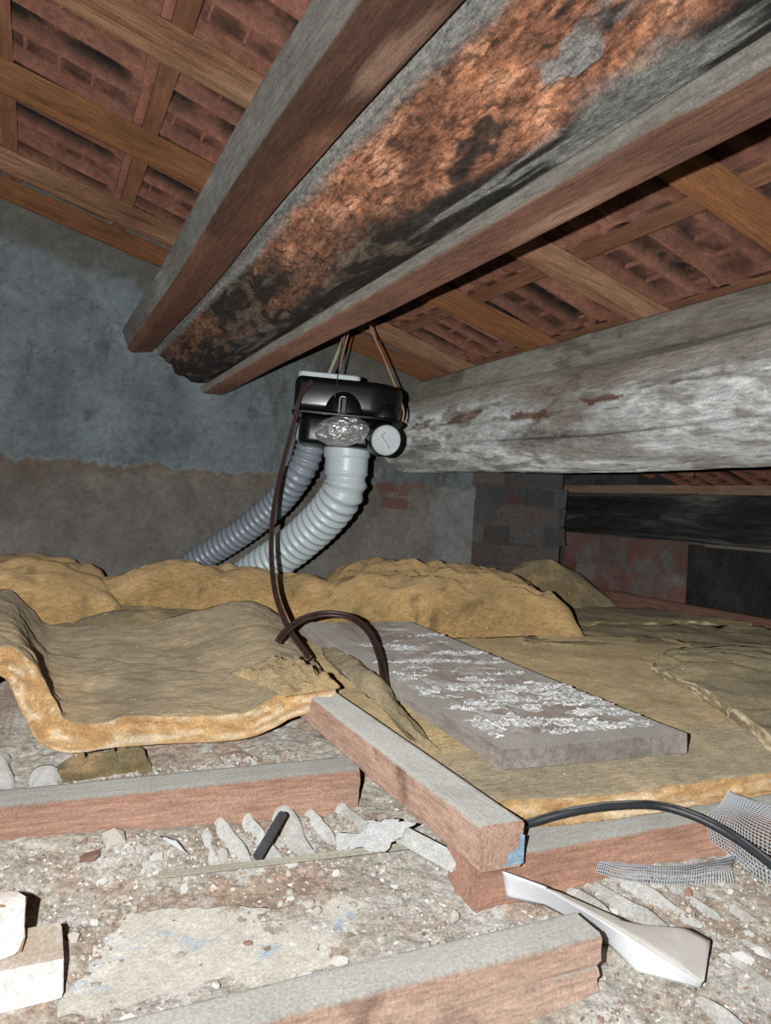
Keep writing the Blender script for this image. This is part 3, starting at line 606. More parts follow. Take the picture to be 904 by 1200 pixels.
# main batt at the left, its left border curled up, its right border over the cross timber
Yf, Ym, Yb = 1.16, 1.5, 1.88
r0 = [W(-90, 800, Yf), W(-30, 764, Yf), W(6, 758, Yf), W(38, 776, Yf), W(62, 822, Yf), W(82, 848, Yf), W(140, 842, Yf), W(220, 838, Yf), W(290, 832, Yf), W(335, 812, Yf), W(384, 797, Yf)]
r1 = [W(-80, 760, Ym), W(-40, 728, Ym), W(-2, 720, Ym), W(24, 730, Ym), W(48, 768, Ym), W(72, 782, Ym), W(130, 778, Ym), W(200, 776, Ym), W(265, 768, Ym), W(315, 755, Ym), W(362, 766, Ym)]
r2 = [W(-70, 725, Yb), W(-40, 700, Yb), W(-8, 691, Yb), W(14, 694, Yb), W(38, 716, Yb), W(62, 734, Yb), W(120, 733, Yb), W(185, 728, Yb), W(245, 712, Yb), W(290, 706, Yb), W(330, 722, Yb)]
loft('insulation_batt', [r0, r1, r2], 0.044, 120, 90, 'dusty glass wool batt with curled-up left border and thick orange cut front edge', 201, 0.009, 7, DUSTY, fine=0.004, rag=0.02, kinks=0.003)
# back row
def pillow(name, c, sx, sy, h, label, seed, rz=0.0, top=WARM, nu=50, nv=36, sh=2.6, z0=0.0, amp=0.012, tilt=0.0, kinks=0.008, nf=1.0):
    u = np.linspace(-1, 1, nu); v = np.linspace(-1, 1, nv); U, Vv = np.meshgrid(u, v, indexing='ij')
    ca, sa = math.cos(rz), math.sin(rz)
    X = c[0] + (U * sx * ca - Vv * sy * sa); Y = c[1] + (U * sx * sa + Vv * sy * ca)
    e = np.clip(1 - np.abs(U) ** sh, 0, 1) ** (1 / sh) * np.clip(1 - np.abs(Vv) ** sh, 0, 1) ** (1 / sh)
    A = np.stack([X, Y, z0 + 0 * X], -1)
    nz = fbm(A * 5 * nf, 4, seed); fold = np.abs(fbm(A * nf * np.array([5, 3, 3]), 3, seed + 2))
    Z = z0 + (h + tilt * U) * e * (1 + 0.18 * nz) + amp * e * fbm(A * 11 * nf, 4, seed + 1) - kinks * e * np.exp(-(fold / 0.06) ** 2) + 0.055 * h * e * (np.abs(fbm(A * 4.5, 3, seed + 8)) * 4 - 1) + 0.003 * e * fbm(A * 40, 3, seed + 9)
    A[..., 2] = Z
    # horizontal wobble of the outline
    A[..., 0] += 0.025 * fbm(np.stack([Y * 7, Z * 9, X * 0], -1), 3, seed + 3); A[..., 1] += 0.025 * fbm(np.stack([X * 7, Z * 9, X * 0], -1), 3, seed + 4)
    f1 = fbm(A * 5, 4, seed + 5); f2 = fbm(A * 26, 4, seed + 6); f3 = fbm(A * np.array([12, 12, 30]), 3, seed + 7)
    ct = mix(lin(*top[0]), lin(*top[1]), sstep(-0.25, 0.3, f1)); ct = mix(ct, lin(206, 174, 126), sstep(0.10, 0.35, f3) * 0.5); ct = mix(ct, lin(108, 90, 64), sstep(0.28, 0.45, f2) * 0.6)
    n = nu * nv; V = np.vstack([A.reshape(-1, 3), (A * [1, 1, 0] + [0, 0, z0 - 0.004]).reshape(-1, 3)])
    Fc = grid_faces(nu, nv) + grid_faces(nu, nv, True, n); idx = np.arange(n).reshape(nu, nv)
    loop = np.concatenate([idx[:, 0], idx[-1, 1:], idx[-2::-1, -1], idx[0, -2:0:-1]])
    for i in range(len(loop)): a, b_ = loop[i], loop[(i + 1) % len(loop)]; Fc.append((a, a + n, b_ + n, b_))
    o = mk(name, V, Fc, M['wool'], None, True, np.vstack([ct.reshape(-1, 3)] * 2)); fix_normals(o)
    return tag(o, label, 'insulation', 'glass wool batts')
pillow('insulation_batt', (-0.10, 2.36, 0), 0.32, 0.44, 0.212, 'mustard glass wool heap against the wall in the left corner', 211, nu=60, sh=4)
pillow('insulation_batt', (0.50, 2.20, 0), 0.46, 0.14, 0.220, 'rolled glass wool batt lying at the foot of the wall below the ducts', 212, rz=-0.05, nu=80, sh=3.2)
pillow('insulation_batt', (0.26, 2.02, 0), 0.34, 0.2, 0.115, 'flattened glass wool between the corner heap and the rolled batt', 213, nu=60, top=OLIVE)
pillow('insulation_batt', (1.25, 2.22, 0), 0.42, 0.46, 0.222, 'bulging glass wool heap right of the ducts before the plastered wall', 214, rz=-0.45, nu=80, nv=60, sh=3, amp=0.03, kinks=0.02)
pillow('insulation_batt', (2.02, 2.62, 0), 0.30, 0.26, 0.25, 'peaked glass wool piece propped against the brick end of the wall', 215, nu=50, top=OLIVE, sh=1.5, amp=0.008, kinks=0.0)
# flat sheets on the right
loft('insulation_batt', [[W(545, 940, 0.735), G(640, 935, 0.085), G(740, 926, 0.088), G(830, 915, 0.085), G(904, 905, 0.085), (1.25, 0.68, 0.085)],
      [(0.505, 1.1, 0.075), (0.68, 1.1, 0.08), (0.85, 1.1, 0.085), (1.05, 1.1, 0.085), (1.25, 1.1, 0.085), (1.5, 1.05, 0.085)],
      [(0.52, 1.75, 0.07), (0.75, 1.75, 0.075), (0.95, 1.75, 0.07), (1.2, 1.72, 0.075), (1.45, 1.7, 0.075), (1.75, 1.65, 0.07)]], 0.032, 90, 80,
     'wide flat glass wool sheet under the painted board', 221, 0.006, 6, ((202, 176, 128), (184, 162, 122)), dustc=((168, 155, 130), lambda A: 0.8 * sstep(0.95, 0.78, A[..., 1] + 0.05 * fbm(A * 8, 3, 4))))
loft('insulation_batt', [[G(905, 868, 0.10), (1.3, 0.82, 0.105), (1.6, 0.8, 0.10)], [G(840, 815, 0.105), (1.35, 1.08, 0.115), (1.75, 1.05, 0.11)], [G(766, 778, 0.10), (1.5, 1.36, 0.11), (1.9, 1.3, 0.10)]], 0.03, 50, 50,
     'ragged greyish glass wool piece lying on the sheet at the right edge', 222, 0.012, 9, ((160, 144, 108), (140, 128, 100)), side=DULL, rag=0.10, kinks=0.01)
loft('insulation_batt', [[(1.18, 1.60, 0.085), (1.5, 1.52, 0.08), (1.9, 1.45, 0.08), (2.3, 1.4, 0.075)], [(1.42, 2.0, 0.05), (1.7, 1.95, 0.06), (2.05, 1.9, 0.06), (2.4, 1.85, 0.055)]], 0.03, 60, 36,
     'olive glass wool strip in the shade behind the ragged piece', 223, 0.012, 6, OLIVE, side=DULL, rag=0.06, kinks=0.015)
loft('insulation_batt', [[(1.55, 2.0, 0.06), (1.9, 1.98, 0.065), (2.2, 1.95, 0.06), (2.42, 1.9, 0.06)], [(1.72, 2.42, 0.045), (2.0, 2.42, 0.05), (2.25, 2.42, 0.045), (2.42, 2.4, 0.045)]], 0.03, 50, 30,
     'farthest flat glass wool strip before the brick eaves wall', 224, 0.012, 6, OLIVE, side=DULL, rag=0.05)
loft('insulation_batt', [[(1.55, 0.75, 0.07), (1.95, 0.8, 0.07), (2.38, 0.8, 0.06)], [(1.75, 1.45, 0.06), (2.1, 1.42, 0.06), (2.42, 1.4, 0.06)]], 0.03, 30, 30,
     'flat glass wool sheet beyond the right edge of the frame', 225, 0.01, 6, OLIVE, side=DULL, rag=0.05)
# torn strip along the right side of the cross timber
loft('insulation_scrap', [[G(520, 895, 0.07), G(528, 892, 0.07), G(536, 895, 0.06)], [G(450, 832, 0.10), G(470, 838, 0.105), G(500, 866, 0.07)], [G(400, 785, 0.12), G(430, 785, 0.135), G(462, 815, 0.09)], [G(378, 760, 0.10), G(400, 762, 0.115), G(420, 775, 0.09)]], 0.016, 24, 60,
     'torn greyish strip of glass wool beside the cross timber', 226, 0.012, 14, ((178, 160, 122), (150, 136, 108)), side=DULL, rag=0.06, fine=0.006, grp=None)
pillow('insulation_scrap', (*G(130, 888, 0.02)[:2], 0), 0.07, 0.028, 0.028, 'dirty brown tuft of wool under the front edge of the curled batt', 227, top=((132, 118, 86), (112, 98, 74)), nu=50, nv=34, amp=0.024, kinks=0.012, sh=2, nf=5.0)
pillow('insulation_scrap', (*G(338, 783, 0.135)[:2], 0.105), 0.055, 0.085, 0.026, 'torn yellow tuft on the right corner of the curled batt', 228, rz=0.25, top=((200, 172, 124), (172, 150, 114)), nu=50, nv=50, amp=0.03, kinks=0.014, sh=2, nf=3.0, z0=0.118)

# ================================================================== PAINTED BOARD
Pn, Pr = np.array([0.545, 0.775, 0.0]), np.array([0.850, 0.757, 0.0])
ex = (Pr - Pn); bw = np.linalg.norm(ex); ex /= bw; ey = np.array([-ex[1], ex[0], 0])
brd = empty('painted_board', (Pn + Pr) / 2 + [0, 0, 0.093]); tag(brd, 'old wooden board with flaking white paint lying on the flat sheet', 'board')
brd.rotation_euler = (0.0, 0, math.atan2(ex[1], ex[0])); BLen = 0.98
def bslab(name, x0, x1, y0, y1, z0, z1, m, j=0.002): return box(name, (x0, y0, z0), (x1, y1, z1), m, brd, local=True, bev=0.003, jit=j)
bslab('bottom_rail', -bw / 2, bw / 2, 0, 0.05, 0, 0.028, M['greyboard'])
bslab('side_stile', -bw / 2, -bw / 2 + 0.055, 0.051, BLen, 0, 0.0275, M['greyboard'])
bslab('side_stile', bw / 2 - 0.05, bw / 2, 0.051, BLen, 0, 0.0275, M['greyboard'])
pw = (bw - 0.107) / 3
for k in range(3): bslab('panel_board', -bw / 2 + 0.056 + k * pw, -bw / 2 + 0.055 + (k + 1) * pw - 0.001, 0.051, BLen, 0.002, 0.0265 + 0.0005 * k, M['paintedboard'])
# curling flakes of paint
Vf, Ff = [], []
cand = rng.rand(9000, 2); cx_ = (cand[:, 0] - 0.5) * (bw - 0.03); cy_ = 0.04 + 0.74 * cand[:, 1]
dn = fbm(np.stack([cx_ * 12, cy_ * 34, cy_ * 0 + 3], -1), 4, 231) + 0.20 - 0.9 * np.clip(cy_ - 0.30, 0, 1) - 0.5 * np.clip(-cx_ - 0.06, 0, 1) - 1.2 * np.clip(0.09 - cy_ , 0, 1)
for x, y, d in zip(cx_, cy_, dn):
    if d < 0.12 or rng.rand() > 0.5: continue
    l = 0.007 + 0.022 * rng.rand() ** 1.5; w_ = 0.0020 + 0.0062 * rng.rand() ** 1.5; an = rng.randn() * 0.45 - 0.15
    u = np.array([math.cos(an), math.sin(an), 0]); v = np.array([-u[1], u[0], 0]); b0 = len(Vf); lift = 0.0004 + 0.0022 * rng.rand() ** 2
    for i in range(5):
        t = i / 4 - 0.5; zc = 0.0285 + lift * (0.3 + 0.7 * math.sin(7 * t + x * 90)); wv = w_ * (1 - (2 * t) ** 2 * 0.8)
        for q in (-0.5, 0.5): Vf.append(np.array([x, y, zc + lift * 0.9 * (q > 0)]) + u * l * t + v * wv * q * (1 + 0.35 * rng.randn()) + v * 0.0015 * math.sin(9 * t + y * 70))
    for i in range(4): Ff.append((b0 + 2 * i, b0 + 2 * i + 2, b0 + 2 * i + 3, b0 + 2 * i + 1))
o = mk('paint_flakes', Vf, Ff, M['flake'], brd, False, local=True); tag(o, 'curling white paint flakes', kind='stuff')

# ================================================================== FAN UNIT
FR = R[:, 2].copy(); 
fc = W(403, 527, 2.08)
fan = empty('fan_unit', fc, 0.0)
yaw = math.atan2(-0.80, 2.08) * 1.0
fan.rotation_euler = (0, 0.035, yaw)
tag(fan, 'black plastic ventilation fan box hanging on cords under the roof', 'fan unit')
def rounded_prism(name, outline, z0, z1, m, bev=0.012, seg=3):
    bm = bmesh.new(); vs_ = [bm.verts.new((x, y, z0)) for x, y in outline]; f = bm.faces.new(vs_)
    r_ = bmesh.ops.extrude_face_region(bm, geom=[f]); bmesh.ops.translate(bm, vec=(0, 0, z1 - z0), verts=[v for v in r_['geom'] if isinstance(v, bmesh.types.BMVert)])
    bmesh.ops.recalc_face_normals(bm, faces=bm.faces)
    ed = [e for e in bm.edges if abs(e.verts[0].co.z - e.verts[1].co.z) < 1e-6]
    if bev: bmesh.ops.bevel(bm, geom=ed, offset=bev, segments=seg, affect='EDGES', profile=0.5)
    bm.verts.ensure_lookup_table(); V = np.array([v.co[:] for v in bm.verts]); Fc = [[v.index for v in f.verts] for f in bm.faces]; bm.free()
    o = mk(name, V, Fc, m, fan, True, local=True); o.data.set_sharp_from_angle(angle=math.radians(40)); return o
def rrect(x0, x1, y0, y1, r, n=6):
    out = []
    rs = r if isinstance(r, (list, tuple)) else [r] * 4
    for (cx, cy, a0, q) in ((x1, y1, 0, rs[0]), (x0, y1, 90, rs[1]), (x0, y0, 180, rs[2]), (x1, y0, 270, rs[3])):
        sx = -1 if cx == x1 else 1; sy = -1 if cy == y1 else 1
        for k in range(n + 1):
            t = math.radians(a0 + 90 * k / n); out.append((cx + sx * q + q * math.cos(t), cy + sy * q + q * math.sin(t)))
    return out
rounded_prism('lower_shell', rrect(-0.135, 0.145, -0.13, 0.14, [0.06, 0.04, 0.035, 0.09]), 0.0, 0.082, M['black'], 0.014)
rounded_prism('seam_flange', rrect(-0.158, 0.166, -0.152, 0.16, [0.07, 0.03, 0.02, 0.10]), 0.082, 0.090, M['black'], 0.002, 1)
rounded_prism('upper_shell', rrect(-0.154, 0.160, -0.148, 0.155, [0.07, 0.03, 0.02, 0.10]), 0.090, 0.190, M['black'], 0.022, 4)
rounded_prism('top_plate', rrect(-0.150, 0.030, -0.120, 0.12, 0.02), 0.188, 0.205, M['lid'], 0.003, 1)
def dome(name, x, z, r, y, m, dep):       # arched bulge on the front of the upper shell
    a = np.linspace(0, math.pi, 15); Vd, Fd = [], []
    prof = [(1.0, 0.0), (0.97, 0.35), (0.86, 0.7), (0.62, 0.92), (0.3, 1.0), (0.02, 1.02)]
    for q, dd in prof:
        for t in a: Vd.append((x + r * q * math.cos(t), y - dep * dd, z + r * 1.15 * q * math.sin(t)))
    n = len(a)
    for i in range(len(prof) - 1):
        for j in range(n - 1): Fd.append((i * n + j, i * n + j + 1, (i + 1) * n + j + 1, (i + 1) * n + j))
    b0 = len(Vd)
    for q, dd in prof: Vd.append((x, y - dep * dd, z))
    o = mk(name, Vd, Fd, m, fan, True, local=True); fix_normals(o); return o
dome('moulded_dome', -0.012, 0.091, 0.054, -0.140, M['black'], 0.032)
dome('moulded_dome', 0.105, 0.091, 0.042, -0.110, M['black'], 0.036)
# front port sealed with foil
V, Fc = revolve([(0.040, 0), (0.040, 0.025), (0.036, 0.028)], 28, (-0.012, -0.115, 0.040), (0, -1, 0.05)); mk('port_collar', V, Fc, M['black'], fan, True, local=True)
nr, na = 12, 40; Vd = []
for i in range(nr):
    for j in range(na):
        q = (i + 1) / nr; t = 2 * math.pi * j / na; rx, rz_ = 0.078 * q, 0.043 * q
        n_ = fbm(np.array([[math.cos(t) * q * 3.2, math.sin(t) * q * 3.2, 1.7]]), 3, 241)[0]; n2_ = fbm(np.array([[math.cos(t) * q * 8, math.sin(t) * q * 8, 4.7]]), 2, 242)[0]
        Vd.append((-0.010 + rx * math.cos(t) * (1 + 0.10 * n_), -0.176 + 0.034 * q ** 2.5 + 0.016 * n_ + 0.009 * n2_, 0.042 + rz_ * math.sin(t) * (1 + 0.12 * n2_) + 0.007 * math.cos(t)))
Fd = [(i * na + j, i * na + (j + 1) % na, (i + 1) * na + (j + 1) % na, (i + 1) * na + j) for i in range(nr - 1) for j in range(na)] + [list(range(na))]
o = mk('foil_cover', Vd, Fd, M['foil'], fan, False, local=True); o['label'] = 'crumpled silver foil cover'; fix_normals(o)
sm = o.modifiers.new('thick', 'SOLIDIFY'); sm.thickness = 0.001
# capped port on the right
ax = np.array([0.28, -0.93, -0.14]); ax /= np.linalg.norm(ax); pc = np.array([0.098, -0.105, 0.034])
V, Fc = revolve([(0.048, 0), (0.048, 0.05), (0.046, 0.055)], 32, pc, ax); mk('port_collar', V, Fc, M['black'], fan, True, local=True).data.set_sharp_from_angle(angle=0.6)
V, Fc = revolve([(0.043, 0.054), (0.043, 0.062), (0.040, 0.066), (0.036, 0.066), (0.035, 0.063), (0.001, 0.063)], 32, pc, ax); cap = mk('port_cap', V, Fc, M['lid'], fan, True, local=True); cap.data.set_sharp_from_angle(angle=0.6); cap['label'] = 'round pale port cap with grip'
u1 = np.cross(ax, (0, 0, 1)); u1 /= np.linalg.norm(u1); u2 = np.cross(u1, ax); d1 = 0.65 * u1 + 0.76 * u2; d1 /= np.linalg.norm(d1); d2 = np.cross(d1, ax)
Vg = [pc + ax * (0.063 + 0.012 * k) + d1 * 0.022 * a + d2 * 0.006 * b for k in (0, 1) for a, b in ((-1, -1), (1, -1), (1, 1), (-1, 1))]
g = mk('grip', Vg, [(0, 3, 2, 1), (4, 5, 6, 7), (0, 1, 5, 4), (1, 2, 6, 5), (2, 3, 7, 6), (3, 0, 4, 7)], M['lid'], fan, False, local=True); g.parent = cap
V, Fc = revolve([(0.060, 0.02), (0.060, -0.006), (0.056, -0.006)], 32, (0.0, 0.0, 0), (0, 0, 1)); mk('outlet_spigot', V, Fc, M['black'], fan, True, local=True)
box('wire_clip', (-0.02, -0.184, 0.088), (-0.004, -0.17, 0.13), M['black'], fan, local=True, bev=0.003)
tube('wire_clip_loop', [(-0.024, -0.176, 0.085), (-0.024, -0.186, 0.125), (-0.018, -0.188, 0.132), (-0.008, -0.187, 0.130)], 0.0018, M['steel'], fan, 20, 6, local=True)
# ducts
def duct(name, pts, r, pitch, m, label, smooth_len=0.0, dep=0.13, nper=8):
    P = catmull(pts, 400); L = np.concatenate([[0], np.cumsum(np.linalg.norm(np.diff(P, axis=0), axis=1))]); tot = L[-1]
    n = int(tot / pitch * nper); s = np.linspace(0, tot, n); Q = np.stack([np.interp(s, L, P[:, k]) for k in range(3)], 1)
    def rfn(t):
        d = t * tot
        if d < smooth_len: return r * (1.04 if d < smooth_len * 0.45 else 0.97)
        ph = (d / pitch) % 1.0
        return r * (1 - dep * (0.5 - 0.5 * math.cos(2 * math.pi * ph)) ** 0.75)
    o = tube(name, Q, r, m, None, n, 40, rfn=rfn); return tag(o, label, 'duct', 'flexible ducts of the fan')
def CW(p, Y): return W(p[0], p[1], Y)
duct('flexible_duct', [W(407, 522, 2.07), W(406, 548, 2.07), W(402, 576, 2.08), W(380, 607, 2.16), W(344, 640, 2.28), W(306, 666, 2.40), W(272, 690, 2.49)], 0.067, 0.0285, M['ductw'], 'pale grey corrugated hose curving down from the middle of the fan box', 0.085)
duct('flexible_duct', [W(366, 508, 2.15), W(362, 530, 2.17), W(350, 556, 2.2), W(322, 592, 2.30), W(280, 626, 2.42), W(236, 654, 2.54), W(205, 676, 2.60)], 0.047, 0.0235, M['ductg'], 'thinner dark grey corrugated hose running left behind the pale one', 0.02)
V, Fc = revolve([(0.050, 0.03), (0.052, -0.02), (0.050, -0.035), (0.046, -0.035)], 30, W(367, 505, 2.15), W(367, 505, 2.15) - W(360, 532, 2.17)); 
o = mk('hose_collar', V, Fc, M['lid'], None); tag(o, 'pale collar joining the dark grey hose to the fan box', 'collar')
# cords
def cord(pts, r, label, m='string'): tag(tube('hanging_cord', pts, r, M[m], None, 24, 6), label, 'cord', 'cords holding the fan box')
hk = np.array([0.86, 2.092, roofz(0.86) + 0.0])
cord([W(386, 438, 2.03), W(405, 388, 2.06), hk], 0.0042, 'pale thick cord at the left of the fan box suspension', 'lath')
cord([W(396, 440, 2.03), W(409, 388, 2.06), hk + [0.01, 0, 0]], 0.0024, 'thin brown cord next to the pale thick one')
cord([W(472, 494, 1.99), W(472, 476, 1.99), W(452, 424, 2.03), W(433, 376, 2.07), hk + [0.02, 0.0, 0]], 0.0028, 'brown cord slanting down to the right corner of the fan box')
cord([W(393, 466, 1.93), W(396, 440, 1.96), W(401, 400, 2.02), hk + [0.005, 0, 0]], 0.0014, 'hair-thin dark wire down the front of the fan box', 'brown')
tube('hook_nail', [hk + [0.01, 0, -0.012], hk + [0.01, 0, 0.01]], 0.003, M['steel'], None, 8, 6); o = bpy.data.objects['hook_nail']; tag(o, 'nail in the rafter holding the cords above the fan box', 'nail')

# ================================================================== CABLES
def twin(name, pts, r, label, n=120, spread=(0, 0, 1)):
    pts = np.asarray(pts); P = catmull(pts, 60); T = np.gradient(P, axis=0); T /= np.linalg.norm(T, axis=1, keepdims=True)
    s = np.cross(T, R[:, 2]); s /= np.linalg.norm(s, axis=1, keepdims=True)
    e = empty(name, (P[:, 0].mean(), P[:, 1].mean(), P[:, 2].min())); tag(e, label, 'cable')
    for k in (-1, 1): tube('strand', P + s * r * k * 0.95, r, M['brown'], e, n, 8)
    return e
twin('power_cable', [W(366, 446, 1.94), W(352, 464, 1.93), W(345, 495, 1.92), W(334, 535, 1.88), W(322, 590, 1.8), W(318, 640, 1.7), W(322, 690, 1.58), W(332, 722, 1.5), W(344, 745, 1.44), W(364, 772, 1.36)], 0.0032, 'long dark brown twin cable hanging down from the fan box to the cross timber')
twin('power_cable', [W(326, 752, 1.40), W(335, 740, 1.42), W(356, 725, 1.45), W(385, 719, 1.45), W(412, 724, 1.42), W(432, 740, 1.34), W(444, 765, 1.24), W(450, 790, 1.15), W(453, 818, 1.08)], 0.0037, 'arched loop of dark brown twin cable behind the cross timber')
bc = tube('black_cable', [G(560, 975, 0.055), G(590, 972, 0.06), G(622, 964, 0.066), G(670, 951, 0.08), G(720, 944, 0.086), G(770, 944, 0.086), G(815, 957, 0.082), G(860, 981, 0.072), G(908, 1016, 0.06), G(960, 1062, 0.05)], 0.0050, M['blackcable'], None, 90, 12)
tag(bc, 'black cable arching over the right joist to the right edge', 'cable')

# ================================================================== FLOOR DETAIL
# plaster keys squeezed up between the laths
def ridge(x, ya, yb, w_, h_, seed, dx=0.0):
    n, m = 18, 9; Vr = []
    for i in range(n):
        t = i / (n - 1); e = math.sqrt(max(0, 1 - (2 * t - 1) ** 6)); y = ya + (yb - ya) * t
        wob = 0.003 * vnoise(np.array([y * 25, seed, 0.0]), seed); hh = 0.75 * h_ * e * (0.85 + 0.4 * vnoise(np.array([y * 30, seed * 2.0, 1.0]), seed)); ww = w_ * (0.75 + 0.25 * e) * (1 + 0.25 * vnoise(np.array([y * 22, 5.0, seed]), seed))
        for j in range(m):
            a_ = math.pi * j / (m - 1); Vr.append((x + dx * (t - 0.5) + wob + ww / 2 * math.cos(a_), y, -0.012 + (hh + 0.012) * math.sin(a_) ** 0.7))
    Fr = grid_faces(n, m) + [list(range(m)), list(range((n - 1) * m, n * m))]
    o = mk('plaster_ridge', Vr, Fr, M['ridge'], floor); fix_normals(o); return o
rd = [(0.205, 0.83, 0.935, 0.020, 0.012), (0.232, 0.80, 0.965, 0.020, 0.017), (0.268, 0.82, 0.968, 0.022, 0.018), (0.312, 0.81, 0.975, 0.030, 0.022), (0.352, 0.85, 0.975, 0.018, 0.016), (0.398, 0.86, 0.98, 0.026, 0.018),
      (0.555, 0.53, 0.648, 0.024, 0.018), (0.592, 0.525, 0.650, 0.026, 0.020), (0.632, 0.53, 0.645, 0.030, 0.018), (0.668, 0.54, 0.640, 0.022, 0.014), (0.705, 0.52, 0.63, 0.022, 0.012), (0.62, 0.41, 0.50, 0.022, 0.012), (0.545, 0.40, 0.462, 0.024, 0.014), (0.66, 0.43, 0.51, 0.018, 0.010),
      (0.285, 1.0, 1.14, 0.022, 0.02), (0.325, 1.01, 1.16, 0.024, 0.022), (0.365, 1.02, 1.16, 0.02, 0.018), (0.245, 1.0, 1.12, 0.022, 0.018), (0.20, 1.0, 1.1, 0.02, 0.015), (0.03, 1.04, 1.2, 0.05, 0.02), (-0.04, 1.04, 1.3, 0.05, 0.02), (0.13, 0.83, 0.90, 0.03, 0.016), (-0.008, 0.76, 0.82, 0.02, 0.016)]
for k, (x, a_, b_, w_, h_) in enumerate(rd): ridge(x, a_, b_, w_, h_, 300 + k, 0.006 * rng.randn())
def floorz(x, y):
    i = np.argmin(np.abs(xs - x)); j = np.argmin(np.abs(ys - y)); v = floor.data.vertices[i * len(ys) + j].co; return v.z
def rock_mesh(name, m, seed, fl=0.7):
    bm = bmesh.new(); bmesh.ops.create_icosphere(bm, subdivisions=1, radius=1)
    rs = np.random.RandomState(seed)
    for v in bm.verts: v.co = Vector(np.array(v.co) * (0.75 + 0.5 * rs.rand()) * np.array([1, 0.8, fl]))
    me = bpy.data.meshes.new(name); bm.to_mesh(me); bm.free(); me.materials.append(m); return me
def free(x, y):
    if 0.915 < y < 1.0 and x < 0.43: return False
    if 0.48 < y < 0.545 and x < 0.475: return False
    if 0.64 < y < 0.74 and x > 0.43: return False
    if 0.41 < x < 0.49 and y > 0.62: return False
    if y > 1.0 and not (x < 0.42 and y < 1.17): return False
    if y > 0.64 and x > 0.5: return False
    if x < 0.04 and 0.60 < y < 0.76: return False
    return True
# countable lumps
lump = [((134, 991), 0.014, 'rubble', 'largest pale rubble lump lying on the dirt below the left joist', 0.9),
        ((183, 1002), 0.010, 'chip', 'white rubble flake between the big rubble lump and the plaster ridges', 0.5), ((341, 1003), 0.010, 'chip', 'flat white chip touching the lath strip beside the rubber hose stub', 0.35),
        ((262, 996), 0.009, 'rubble', 'pale rubble lump at the left side of the rubber hose stub', 0.8), ((303, 945), 0.007, 'chip', 'small white lump between the plaster ridges under the left joist', 0.8),
        ((401, 1114), 0.012, 'chip', 'white plaster flake on the dirt just above the nearest joist', 0.3), ((360, 1128), 0.006, 'chip', 'small white flake near the nearest joist', 0.3), ((154, 1180), 0.011, 'chip', 'white flake at the bottom beside the nearest joist', 0.3),
        ((870, 1117), 0.012, 'chip', 'pale stone chip right of the folded white plastic', 0.4), ((893, 1110), 0.012, 'chip', 'white chip at the right edge beside the pale stone chip', 0.4), ((785, 1000), 0.009, 'chip', 'shell-like pale chip leaning at the right joist', 0.6), ((105, 1005), 0.016, 'redchip', 'pinkish terracotta shard left of the largest rubble lump', 0.3)]
for k, (pp, s, mm, lb, fl) in enumerate(lump):
    q = G(pp[0], pp[1], 0.012); o = bpy.data.objects.new('rubble_lump', rock_mesh('rubble_lump', M[mm], 500 + k, fl)); COL.objects.link(o)
    o.location = (q[0], q[1], floorz(q[0], q[1]) + s * fl * 0.55); o.scale = (s, s, s); o.rotation_euler = (0.1 * rng.randn(), 0.1 * rng.randn(), 6 * rng.rand()); tag(o, lb, 'rubble')
variants = [rock_mesh('rubble_crumb', M[m_], 600 + k, f_) for k, (m_, f_) in enumerate((('rubble', 0.7), ('chip', 0.6), ('redchip', 0.5), ('rubble', 0.5), ('rubble', 0.9), ('chip', 0.4)))]
cnt = 0
while cnt < 170:
    x = -0.06 + 0.80 * rng.rand(); y = 0.40 + 0.62 * rng.rand()
    if not free(x, y): continue
    s = 0.0028 + 0.0045 * rng.rand() ** 2
    o = bpy.data.objects.new('rubble_crumb', variants[rng.randint(6)]); COL.objects.link(o)
    o.location = (x, y, floorz(x, y) + s * 0.35); o.scale = (s, s, s); o.rotation_euler = (0.3 * rng.randn(), 0.3 * rng.randn(), 6 * rng.rand())
    kn_ = ('pale', 'white', 'reddish', 'pale', 'pale', 'white')[variants.index(o.data)]
    zn = 'between the batt and the left joist' if y > 0.985 else ('right of the cross timber' if x > 0.475 else ('before the nearest joist' if y < 0.5 else ('under the left joist' if y > 0.8 else 'between the left and the nearest joist')))
    tag(o, 'small %s crumb of rubble on the dirt %s' % (kn_, zn), 'rubble', '%s rubble crumbs %s' % (kn_, zn)); cnt += 1
# grit nobody could count
Vg, Fg, Cg = [], [], []; base_t = np.array([(1, 0, -0.5), (-0.5, 0.87, -0.5), (-0.5, -0.87, -0.5), (0, 0, 0.9)])
pal = [lin(204, 197, 186), lin(178, 160, 146), lin(220, 217, 210), lin(150, 134, 122), lin(172, 146, 130), lin(192, 188, 180)]
cnt = 0
while cnt < 9000:
    x = -0.08 + 0.95 * rng.rand(); y = 0.39 + 0.80 * rng.rand()
    if not free(x, y): continue
    if 0.10 < x < 0.36 and 0.56 < y < 0.78 and rng.rand() < 0.8: continue
    s = 0.0010 + 0.0018 * rng.rand() ** 2; a_ = rng.rand() * 6.28; ca, sa = math.cos(a_), math.sin(a_); b0 = len(Vg); z_ = floorz(x, y); cc = pal[rng.randint(6)]
    for t in base_t * (0.7 + 0.6 * rng.rand(4, 1)): Vg.append((x + s * (t[0] * ca - t[1] * sa) * 1.4, y + s * (t[0] * sa + t[1] * ca), z_ + s * t[2] + s * 0.4)); Cg.append(cc)
    Fg += [(b0, b0 + 1, b0 + 3), (b0 + 1, b0 + 2, b0 + 3), (b0 + 2, b0, b0 + 3), (b0, b0 + 2, b0 + 1)]; cnt += 1
